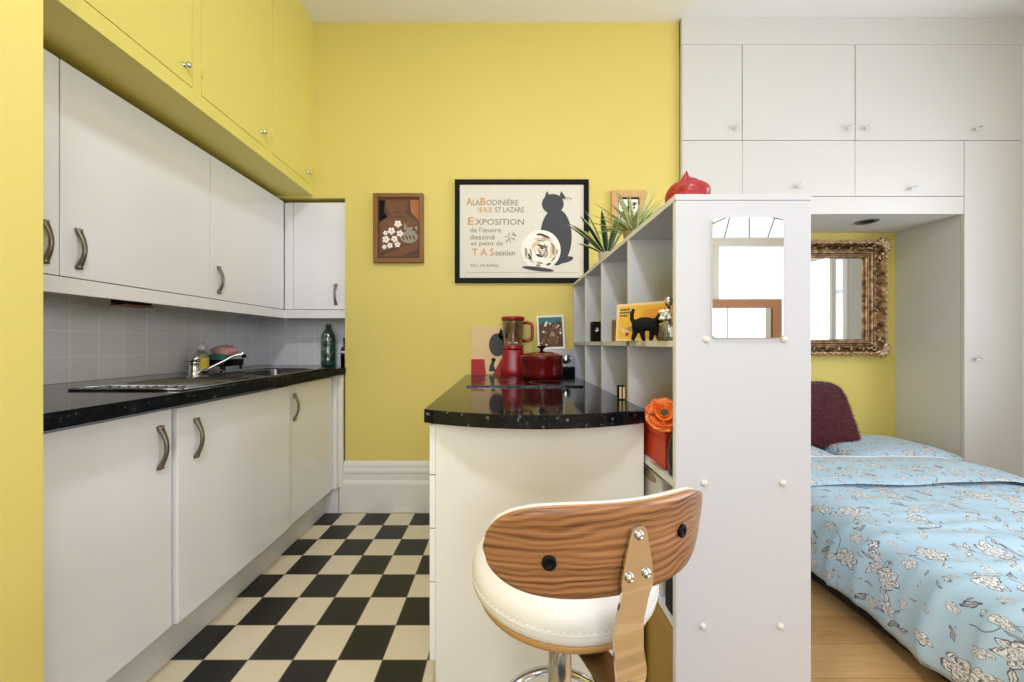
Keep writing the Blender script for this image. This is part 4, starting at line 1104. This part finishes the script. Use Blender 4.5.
for x, z, a, t, Ln in along(.099, .022):
    i += 1
    s = 1 if i % 2 else -1
    k_ = random.uniform(.55, 1.5)
    leaf3(q, x, yb - .078, z, a + s * .6, .016 * k_, .006, .009)
    nx, nz = math.sin(a), -math.cos(a)
    bulge = .011 * abs(math.sin(t * Ln / .19 * PI)) - .003
    leaf3(q, x + nx * (.004 + bulge), yb - .062, z + nz * (.004 + bulge), a - s * random.uniform(.2, .9), .016 * k_, .007, .012)
    leaf3(q, x + nx * (.007 + bulge), yb - .040, z + nz * (.007 + bulge), a + .2 * s, .012 * k_, .006 + .002 * k_, .012)
    if i % 4 == 0: leaf3(q, x - nx * .030, yb - .046, z - nz * .030, a + 1.1, .014, .005, .008)
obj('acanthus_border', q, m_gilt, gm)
for sx, cxx in ((-1, gx0), (1, gx1)):
    for sz, czz in ((-1, gz0), (1, gz1)):
        q = MB()
        ox, oz = cxx + sx * .074, czz + sz * .074
        for k in range(9):
            a = math.atan2(sz, sx) + math.radians(-112 + 28 * k)
            L = .038 if k % 2 == 0 else .030
            leaf3(q, ox + L * math.cos(a), yb - .080 - .005 * (k % 2), oz + L * math.sin(a), a, .028, .011, .016)
            if k % 2: leaf3(q, ox + (L + .018) * math.cos(a), yb - .074, oz + (L + .018) * math.sin(a), a + .5, .010, .007, .010)
        for d_ in (-1, 1):
            for k in range(7):     # long leaf tails creeping along both sides
                w_ = .02 + .016 * k
                if d_ < 0: px_, pz_, a = ox - sx * (w_ + .02), oz + sz * (.016 * math.cos(k * 1.4)), .5 * sx * sz * (1 if k % 2 else -1)
                else: px_, pz_, a = ox + sx * (.016 * math.cos(k * 1.4)), oz - sz * (w_ + .02), PI / 2 + .5 * (1 if k % 2 else -1)
                leaf3(q, px_, yb - .074 + .004 * k, pz_, a, .017 - .0012 * k, .0075 - .0005 * k, .012)
        q.ball((ox, yb - .088, oz), (.012, .012, .012), 14, 8)
        for k in range(7):
            a = k * .9; leaf3(q, ox + .013 * math.cos(a), yb - .090, oz + .013 * math.sin(a), a, .008, .0045, .008)
        obj('corner_ornament', q, m_gilt, gm)

# ------------------------------------------------------------------ bed
BX0, BX1, BY0, BY1 = 1.325, 2.59, .715, 2.63
bd = thing('bed', (1.98, 1.65, 0), 'low double bed on a black base, set into the niche on the right', 'bed')
obj('base', B(BX0, BX1, BY0, BY1, .03, .115), m_bedbase, bd, bevel=.01)
for x in (BX0 + .08, BX1 - .08):
    for y in (BY0 + .1, BY1 - .1): obj('foot', MB().cyl((x, y, 0), (x, y, .03), .03, seg=16), m_black, bd)
obj('mattress', B(BX0 + .01, BX1 - .01, BY0 + .01, BY1 - .01, .1155, .318), m_sheet, bd, bevel=.04, seg=4)
PROF = [(1.270, .098), (1.262, .125), (1.264, .17), (1.272, .22), (1.288, .28), (1.312, .332), (1.355, .352), (1.43, .366), (1.60, .372), (1.9, .374), (2.2, .373), (2.42, .368), (2.53, .354), (2.60, .32), (2.635, .26), (2.65, .20), (2.65, .12)]
PL = [0.0]
for a, b_ in zip(PROF, PROF[1:]): PL.append(PL[-1] + math.hypot(b_[0] - a[0], b_[1] - a[1]))
def prof_at(s):
    d = s * PL[-1]
    for k in range(len(PROF) - 1):
        if d <= PL[k + 1] + 1e-9:
            t = (d - PL[k]) / (PL[k + 1] - PL[k]); a, b_ = PROF[k], PROF[k + 1]
            return a[0] + (b_[0] - a[0]) * t, a[1] + (b_[1] - a[1]) * t
    return PROF[-1]
DY0, DY1 = .66, 1.98
def wrinkle(x, y, s):
    side = max(0, 1 - (x - 1.26) / .35)
    w_ = mnoise.noise(Vector((x * 1.3 + 3, y * 6.0 + x * 2.0, 1.7))) * .016 + mnoise.noise(Vector((x * 3.0, y * 13 + x * 5, 5.1))) * .009
    r_ = mnoise.noise(Vector((x * .9 + 11, y * 9.0 + x * 1.6 + 2 * mnoise.noise(Vector((x * 2, y, 4))), 2.2)))
    w_ += .016 * (1 - min(1, abs(r_) * 3.2)) ** 2
    w_ += .5 * mnoise.noise(Vector((x * 8, y * 9, 9))) * .004
    w_ += side * .010 * math.sin(y * 16 + x * 12 + 3 * mnoise.noise(Vector((y * 2, x, 0))))
    return w_
def duv(u, v, lift=0.0, y0=DY0, y1=DY1):
    x, z = prof_at(u); t_ = v / .14
    y = .672 + .04 * t_ ** 3 if v < .14 else .712 + (y1 - .712) * (v - .14) / .86
    w_ = wrinkle(x, y, u)
    flat = min(1, max(0, (z - .30) / .08))
    x += (0 if flat > .99 else (1 if x > 2 else -1) * (1 - flat) * (w_ * 1.0))
    z += flat * w_ + lift
    hem = max(0, (.2 - z) / .1)
    z += hem * .012 * math.sin(y * 9 + 1.0)
    if v < .14:      # falls over the foot of the bed
        z -= flat * .24 * (1 - t_) ** 1.15; y += .010 * math.sin(x * 17) * (1 - t_) - .012 * (1 - t_)
    return (x, y, z)
dv = thing('duvet', (1.98, 1.4, .35), 'pale blue duvet printed with grey and white flowers, covering the bed', 'duvet')
q = MB(); q.grid(duv, 120, 120, lambda u, v: (u * PL[-1], DY0 + (DY1 - DY0) * v))
o = obj('cover', q, m_floral, dv); s_ = o.modifiers.new('Solidify', 'SOLIDIFY'); s_.thickness = .012; s_.offset = -1
def fold(u, v):
    """turned-back top edge of the duvet: a padded band lying on the cover"""
    uu = .12 + .79 * u
    ya, yb_ = 1.70 + .05 * (u - .5) + .012 * math.sin(u * 11), 2.085 - .02 * math.sin(u * 3)
    if v < .8: t = v / .8; y = ya + (yb_ - ya) * t; lift = .016 + .020 * math.sin(PI * min(1, t * 1.02)) ** .5 + .010 * t
    else: t = (v - .8) / .2; y = yb_ - .015 * t * t + .012 * math.sin(PI * t); lift = .027 - .062 * t
    x, z = prof_at(uu)
    e = min(1, min(u, 1 - u) / .03)
    w_ = mnoise.noise(Vector((x * 4, y * 7, 3))) * .008
    return (x, y, z + .006 + lift * (.3 + .7 * e ** .5) + w_ * e)
q = MB(); q.grid(fold, 90, 36, lambda u, v: (u * PL[-1] * .79 + .33, v * .48 + 2.3))
obj('turned_back_edge', q, m_floral, dv)
q = MB()
pts = [tuple(Vector(fold(k / 60, .80)) + Vector((0, 0, .003))) for k in range(2, 59)]
q.tube(pts, .004, 8); obj('piping', q, m_sheet, dv)
def pillow_pts(cx, cy, cz, W, H, Th, rz=0, rx=0, ry=0, n=28, pw=2.4, seed=0, rc=.05):
    Mx = Matrix.Translation((cx, cy, cz)) @ Matrix.Rotation(rz, 4, 'Z') @ Matrix.Rotation(rx, 4, 'X') @ Matrix.Rotation(ry, 4, 'Y')
    def fn(sgn):
        def g(u, v):
            a, b_ = 2 * u - 1, 2 * v - 1
            th = max(0, (1 - abs(a) ** pw) * (1 - abs(b_) ** pw)) ** .5
            sx = 1 - .05 * (1 - b_ * b_) * abs(a) ** 3 ; sy = 1 - .05 * (1 - a * a) * abs(b_) ** 3
            k_ = 1 - rc * (a * b_) ** 4 - rc * .5 * (a * b_) ** 2; sx *= k_; sy *= k_
            w_ = mnoise.noise(Vector((a * 2 + seed, b_ * 2, sgn * 2))) * .10 * th
            return Mx @ Vector((a * W / 2 * sx, b_ * H / 2 * sy, sgn * Th / 2 * (th + w_)))
        return g
    return fn
def pillow(name, parms, mat, label, cat, group=None):
    q = MB(); fn = pillow_pts(**parms)
    W, H = parms['W'], parms['H']; sd = parms.get('seed', 0)
    q.grid(fn(1), 30, 24, lambda u, v: (u * W + sd, v * H + sd * .7)); q.grid(fn(-1), 30, 24, lambda u, v: (u * W + sd + .3, v * H + .5), flip=True)
    bmesh.ops.remove_doubles(q.bm, verts=q.bm.verts, dist=.0006)
    o = obj(name, q, mat, loc=(parms['cx'], parms['cy'], parms['cz'] - parms['Th'] / 2)); return tag(o, label, cat, group)
PG = 'floral pillows at the head of the bed'
pillow('pillow', dict(cx=2.375, cy=2.36, cz=.365, W=.70, H=.50, Th=.125, rz=.02, seed=1.3, pw=3), m_floral, 'blue floral pillow against the right side of the bed niche', 'pillow', PG)
pillow('pillow', dict(cx=1.655, cy=2.34, cz=.365, W=.68, H=.48, Th=.12, rz=-.05, seed=2.9, pw=3), m_floral, 'blue floral pillow left of the burgundy cushion, half hidden by the shelf unit', 'pillow', PG)
# burgundy fluffy cushion
cu = thing('fluffy_cushion', (2.06, 2.44, .43), 'burgundy fluffy cushion leaning on the yellow niche wall', 'cushion')
cp = dict(cx=2.090, cy=2.440, cz=.572, W=.41, H=.46, Th=.14, rz=-.06, rx=math.radians(62), ry=0, seed=5, pw=2.6, rc=.13)
cp['rx'] = math.radians(66)
q = MB(); fn = pillow_pts(**cp)
q.grid(fn(1), 24, 24); q.grid(fn(-1), 24, 24, flip=True)
bmesh.ops.remove_doubles(q.bm, verts=q.bm.verts, dist=.0006)
obj('cover', q, m_burg, cu)
q = MB(); random.seed(77)
for k in range(14000):
    sg = 1 if random.random() < .75 else -1
    u, v = random.random(), random.random()
    if random.random() < .25: u = random.choice([.01, .99])
    elif random.random() < .2: v = random.choice([.01, .99])
    f_ = fn(sg); p = f_(u, v); e = .01
    du = f_(min(1, u + e), v) - f_(max(0, u - e), v); dv_ = f_(u, min(1, v + e)) - f_(u, max(0, v - e))
    n = du.cross(dv_)
    ctr = Vector((cp['cx'], cp['cy'], cp['cz']))
    if n.length < 1e-9: n = p - ctr
    n.normalize()
    n = n * sg if n.dot(p - ctr) * 1 >= 0 or True else n
    if n.dot(p - ctr) < -.02: n = -n
    if min(u, 1 - u, v, 1 - v) < .03: n = (n * .3 + (p - ctr).normalized()).normalized()
    d_ = (n + Vector((random.uniform(-.7, .7), random.uniform(-.7, .7), random.uniform(-.9, .4)))).normalized()
    L = random.uniform(.018, .036); s_ = d_.orthogonal().normalized() * .0014
    a = q._v(p + s_); b_ = q._v(p - s_); m1 = q._v(p + d_ * L * .6 + s_ * .7); m2 = q._v(p + d_ * L * .6 - s_ * .7); t_ = q._v(p + d_ * L + Vector((0, 0, -.005)))
    q._f([a, b_, m2, m1], True); q._f([m1, m2, t_], True)
fo = obj('fur_pile', q, m_burg, cu, fix=False); fo['kind'] = 'stuff'

# ------------------------------------------------------------------ bar stool
AX, AY = .106, .705
st = thing('bar_stool', (AX, AY, 0), 'ivory and walnut bar stool with a chrome post, in front of the island', 'bar stool')
obj('base_disc', MB().lathe([(.190, 0), (.192, .006), (.180, .012), (.08, .022), (.034, .034), (.030, .05), (.030, .06)], (AX, AY, 0), 48), m_chrome, st)
obj('post', MB().lathe([(.0295, .06), (.0295, .36), (.0255, .362), (.0225, .364), (.0225, .545), (.05, .548), (.05, .562)], (AX, AY, 0), 28), m_satin, st)
q = MB(); rz = .305
q.tube([(AX + .125 * math.cos(2 * PI * k / 48), AY + .125 * math.sin(2 * PI * k / 48), rz) for k in range(48)], .009, 12, closed=True)
obj('foot_ring', q, m_chrome, st)
q = MB().lathe([(.031, rz - .02), (.036, rz - .018), (.036, rz + .018), (.031, rz + .02)], (AX, AY, 0), 24)
for a in (.6, .6 + PI): q.tube([(AX + .03 * math.cos(a), AY + .03 * math.sin(a), rz), (AX + .125 * math.cos(a), AY + .125 * math.sin(a), rz)], .007, 8)
obj('ring_collar', q, m_chrome, st)
CX_, CY_ = .110, .707
SR = .163
def seatring(k, z, n=64):
    return [(CX_ + SR * k * math.cos(2 * PI * i / n) * 1.03, CY_ + SR * k * math.sin(2 * PI * i / n), z) for i in range(n)]
obj('seat_shell', MB().rings([seatring(.25, .563), seatring(.80, .566), seatring(.955, .578), seatring(.985, .590), seatring(.970, .592), seatring(.3, .588)]), m_ply, st)
sc_ = obj('seat_cushion', MB().rings([seatring(.90, .5925), seatring(.985, .5935), seatring(1.02, .600), seatring(1.035, .610), seatring(1.030, .6155), seatring(1.035, .622), seatring(1.02, .636), seatring(.97, .648), seatring(.85, .657), seatring(.5, .662), seatring(.1, .663)]), m_leather, st)
obj('seam', MB().tube([(a, b_, c_) for a, b_, c_ in seatring(1.033, .6155)], .0014, 6, closed=True), m_leather, sc_)
q = MB()
for i in range(0, 96):
    a = 2 * PI * i / 96; c_ = Vector((CX_ + SR * 1.037 * 1.03 * math.cos(a), CY_ + SR * 1.037 * math.sin(a), .6195)); t_ = Vector((-math.sin(a), math.cos(a), 0)) * .003
    q.tube([c_ - t_, c_ + t_], .0008, 5)
obj('stitching', q, m_whiteprint, sc_)
# curved backrest
PH = math.radians(20); RHO = .316; BBX, BBY = .172, .484
CCX, CCY = BBX - RHO * math.sin(PH), BBY + RHO * math.cos(PH)
HW = .205
def back_pt(u, v, r, shrink=1.0):
    a = 2 * u - 1; s = a * HW * shrink
    h = .063 * shrink * max(0.0, 1 - abs(a) ** 4.6) ** (1 / 2.0)
    t = (2 * v - 1) * h + .004 * (1 - a * a)
    ang = PH + s / RHO
    z = .772 + t - .010 * a
    lean = 1 + .06 * (z - .774) / RHO * 3
    rr = r * 1.0 + (z - .774) * .12
    return (CCX + rr * math.sin(ang), CCY - rr * math.cos(ang), z)
def back_shell(r0, r1fn, shrink, nu=72, nv=14, uv=True):
    q = MB()
    q.grid(lambda u, v: back_pt(u, v, r0, shrink), nu, nv, lambda u, v: (u * .41, back_pt(u, v, r0, shrink)[2] - .70))
    q.grid(lambda u, v: back_pt(u, v, r1fn(u, v), shrink), nu, nv, lambda u, v: (u * .41, v * .128 + .3), flip=True)
    # edge wall
    q2 = []
    for v, fl in ((0, False), (1, True)):
        q.grid(lambda u, w_, v=v: back_pt(u, v, r0 + (r1fn(u, v) - r0) * w_, shrink), nu, 2, lambda u, w_: (u * .41, .135 + w_ * .01), flip=fl)
    bmesh.ops.remove_doubles(q.bm, verts=q.bm.verts, dist=.0003)
    return q
br = obj('backrest', back_shell(RHO, lambda u, v: RHO - .007, 1.0), m_walnut, st)
obj('plywood_edge', back_shell(RHO - .0072, lambda u, v: RHO - .0115, 1.0), m_ply, br)
pad = lambda u, v: RHO - .012 - .030 * max(0.0, (1 - abs(2 * u - 1) ** 4) * (1 - abs(2 * v - 1) ** 3)) ** .6 - .006
obj('back_pad', back_shell(RHO - .0118, pad, 1.012), m_leather, st)
def on_back(s, t, r=RHO):
    ang = PH + s / RHO; rr = r + t * .12
    return Vector((CCX + rr * math.sin(ang), CCY - rr * math.cos(ang), .774 + t)), Vector((math.sin(ang), -math.cos(ang), 0))
for s in (-.118, .095):
    p, n = on_back(s, -.004 if s < 0 else .004)
    obj('bolt_cap', MB().lathe([(.0095, 0), (.0095, .004), (.006, .0055), (.0045, .003), (.0005, .003)], p, 18, True, True, n), m_black, br)
# chrome bracket: a bent strap from the backrest round under the seat
q = MB()
path = []   # (radial offset from bracket face, height, half width)
n0 = Vector((math.sin(PH), -math.cos(PH), 0)); wdir = Vector((math.cos(PH), math.sin(PH), 0)); P0, _ = on_back(0, 0)
S0 = .0015
prof = [(.0065, .036, .004), (.0063, .032, .010), (.0058, .024, .0135), (.0046, -.004, .0200), (.0036, -.031, .0250), (.0034, -.040, .0255), (.0024, -.050, .0245), (-.001, -.062, .0235), (-.006, -.080, .0235), (-.011, -.100, .0235), (-.0145, -.122, .0235), (-.0135, -.145, .0240),
        (-.009, -.166, .0245), (-.009, -.182, .0245), (-.017, -.200, .0245), (-.034, -.211, .0245), (-.060, -.2155, .0245), (-.085, -.2155, .0245), (-.15, -.2140, .0245), (-.20, -.2135, .0245)]
fine = []
for k in range(len(prof) - 1):      # smooth the strap
    p0, p1, p2, p3 = [Vector(prof[min(max(k + j, 0), len(prof) - 1)]) for j in (-1, 0, 1, 2)]
    for j in range(5):
        u = j / 5; fine.append(tuple(.5 * ((2 * p1) + (p2 - p0) * u + (2 * p0 - 5 * p1 + 4 * p2 - p3) * u * u + (3 * p1 - p0 - 3 * p2 + p3) * u ** 3)))
prof = fine + [prof[-1]]
rings = []
pts = [P0 + wdir * S0 + n0 * o_ + Vector((0, 0, z_)) for o_, z_, w_ in prof]
for i, (o_, z_, w_) in enumerate(prof):
    d_ = (pts[min(i + 1, len(pts) - 1)] - pts[max(i - 1, 0)]).normalized()
    nn = wdir.cross(d_).normalized()
    if nn.dot(n0) < 0 and i < 20: nn = -nn
    if i and nn.dot(last) < 0: nn = -nn
    last = nn
    w2 = wdir * w_
    rings.append([tuple(pts[i] - w2 + nn * .0018), tuple(pts[i] + w2 + nn * .0018), tuple(pts[i] + w2 - nn * .0018), tuple(pts[i] - w2 - nn * .0018)])
q.rings(rings, True, True)
bk_ = obj('back_bracket', q, m_chrome, st)
es = bk_.modifiers.new('EdgeSplit', 'EDGE_SPLIT'); es.split_angle = math.radians(40)
for s, t in ((.0, .024), (-.0138, -.030), (.0138, -.030)):
    p = P0 + wdir * (S0 + s) + Vector((0, 0, t)) + n0 * (.0078 if t > 0 else .0056)
    obj('bolt', MB().lathe([(.0062, 0), (.0062, .002), (.0045, .0045), (.0018, .0052), (.0016, .004), (.0004, .004)], p, 16, True, True, n0), m_chrome, bk_)

tag(obj('added_floor_mat', MB().prism(rrect(-.15, .62, -.75, .34, .04), (.0003, .012), 'z'), M('dark blue matting', (34, 46, 66), .95, var=.2, vscale=60), loc=(.2, -.2, 0), bevel=.004), 'unseen dark blue mat, added to darken the reflection in the stool bracket', 'mat')  # unseen mat, added to give the stool's chrome a dark blue reflection
# ------------------------------------------------------------------ framed mirror on the rear window sill (seen in the small mirror)
fm = thing('oak_framed_mirror', (2.3, REAR + .07, .85), 'oak framed mirror standing on the rear window sill', 'mirror')
q = MB().frame(1.72, 2.565, .93, 1.385, [(0, REAR + .105), (.085, REAR + .105), (.085, REAR + .075), (0, REAR + .075)])
obj('frame', q, m_oakframe, fm, bevel=.003)
obj('glass', B(1.715, 2.570, REAR + .085, REAR + .090, .925, 1.390), m_mirror, fm)

# ------------------------------------------------------------------ light, world, camera
def area(name, loc, rot, sx, sy, power, col=(1, 1, 1)):
    l = bpy.data.lights.new(name, 'AREA'); l.shape = 'RECTANGLE'; l.size = sx; l.size_y = sy; l.energy = power; l.color = col
    o = bpy.data.objects.new(name, l); COL.objects.link(o); o.location = loc; o.rotation_euler = rot
    return o
for i, (x0, x1, z0, z1) in enumerate(WINS):
    area('window_daylight', ((x0 + x1) / 2, REAR - .2, (z0 + z1) / 2), (math.radians(90), 0, 0), x1 - x0 + .1, z1 - z0 + .1, (64, 8)[i], (.88, .91, 1))
y0, y1, z0, z1 = RWIN
area('window_daylight', (RW + .18, (y0 + 1.5) / 2, (z0 + z1) / 2), (math.radians(90), 0, math.radians(90)), 1.5 - y0, z1 - z0 + .1, 94, (.87, .91, 1))
cl = thing('added_ceiling_light', (-.22, .10, CEIL), 'unseen round white ceiling light, added to brighten the room', 'ceiling light')  # invented fitting above the view, added for extra brightness
obj('fitting', MB().lathe([(.15, CEIL - .0005), (.16, CEIL - .012), (.15, CEIL - .030), (.13, CEIL - .034)], (-.22, .10, 0), 40, True), m_whiteprint, cl)
l = bpy.data.lights.new('added_ceiling_lamp', 'AREA'); l.shape = 'DISK'; l.size = .26; l.energy = 29; l.color = (.90, .92, 1)  # added fill lamp under the invented ceiling fitting
o = bpy.data.objects.new('added_ceiling_lamp', l); COL.objects.link(o); o.location = (-.22, .10, CEIL - .037)
wd = bpy.data.worlds.new('World'); scene.world = wd; wd.use_nodes = True
bg = wd.node_tree.nodes['Background']; bg.inputs[0].default_value = (.9, .95, 1, 1); bg.inputs[1].default_value = 1.0

cam = bpy.data.cameras.new('Camera'); cam.sensor_width = 36; cam.lens = 36 * F / 1024
cam.shift_x = (512 - PX0) / 1024; cam.shift_y = -(341 - PY0) / 1024; cam.clip_start = .02
co = bpy.data.objects.new('Camera', cam); COL.objects.link(co); co.location = (0, 0, EYE); co.rotation_euler = (math.radians(90), 0, 0)
scene.camera = co
vs_ = scene.view_settings
vs_.view_transform = 'Standard'; vs_.look = 'None'; vs_.gamma = 1; vs_.use_curve_mapping = False; vs_.exposure = 0.04
try:
    scene.cycles.max_bounces = 16; scene.cycles.diffuse_bounces = 4; scene.cycles.glossy_bounces = 6; scene.cycles.transparent_max_bounces = 12
    scene.cycles.use_denoising = True
    scene.cycles.caustics_reflective = False; scene.cycles.caustics_refractive = False
except Exception: pass
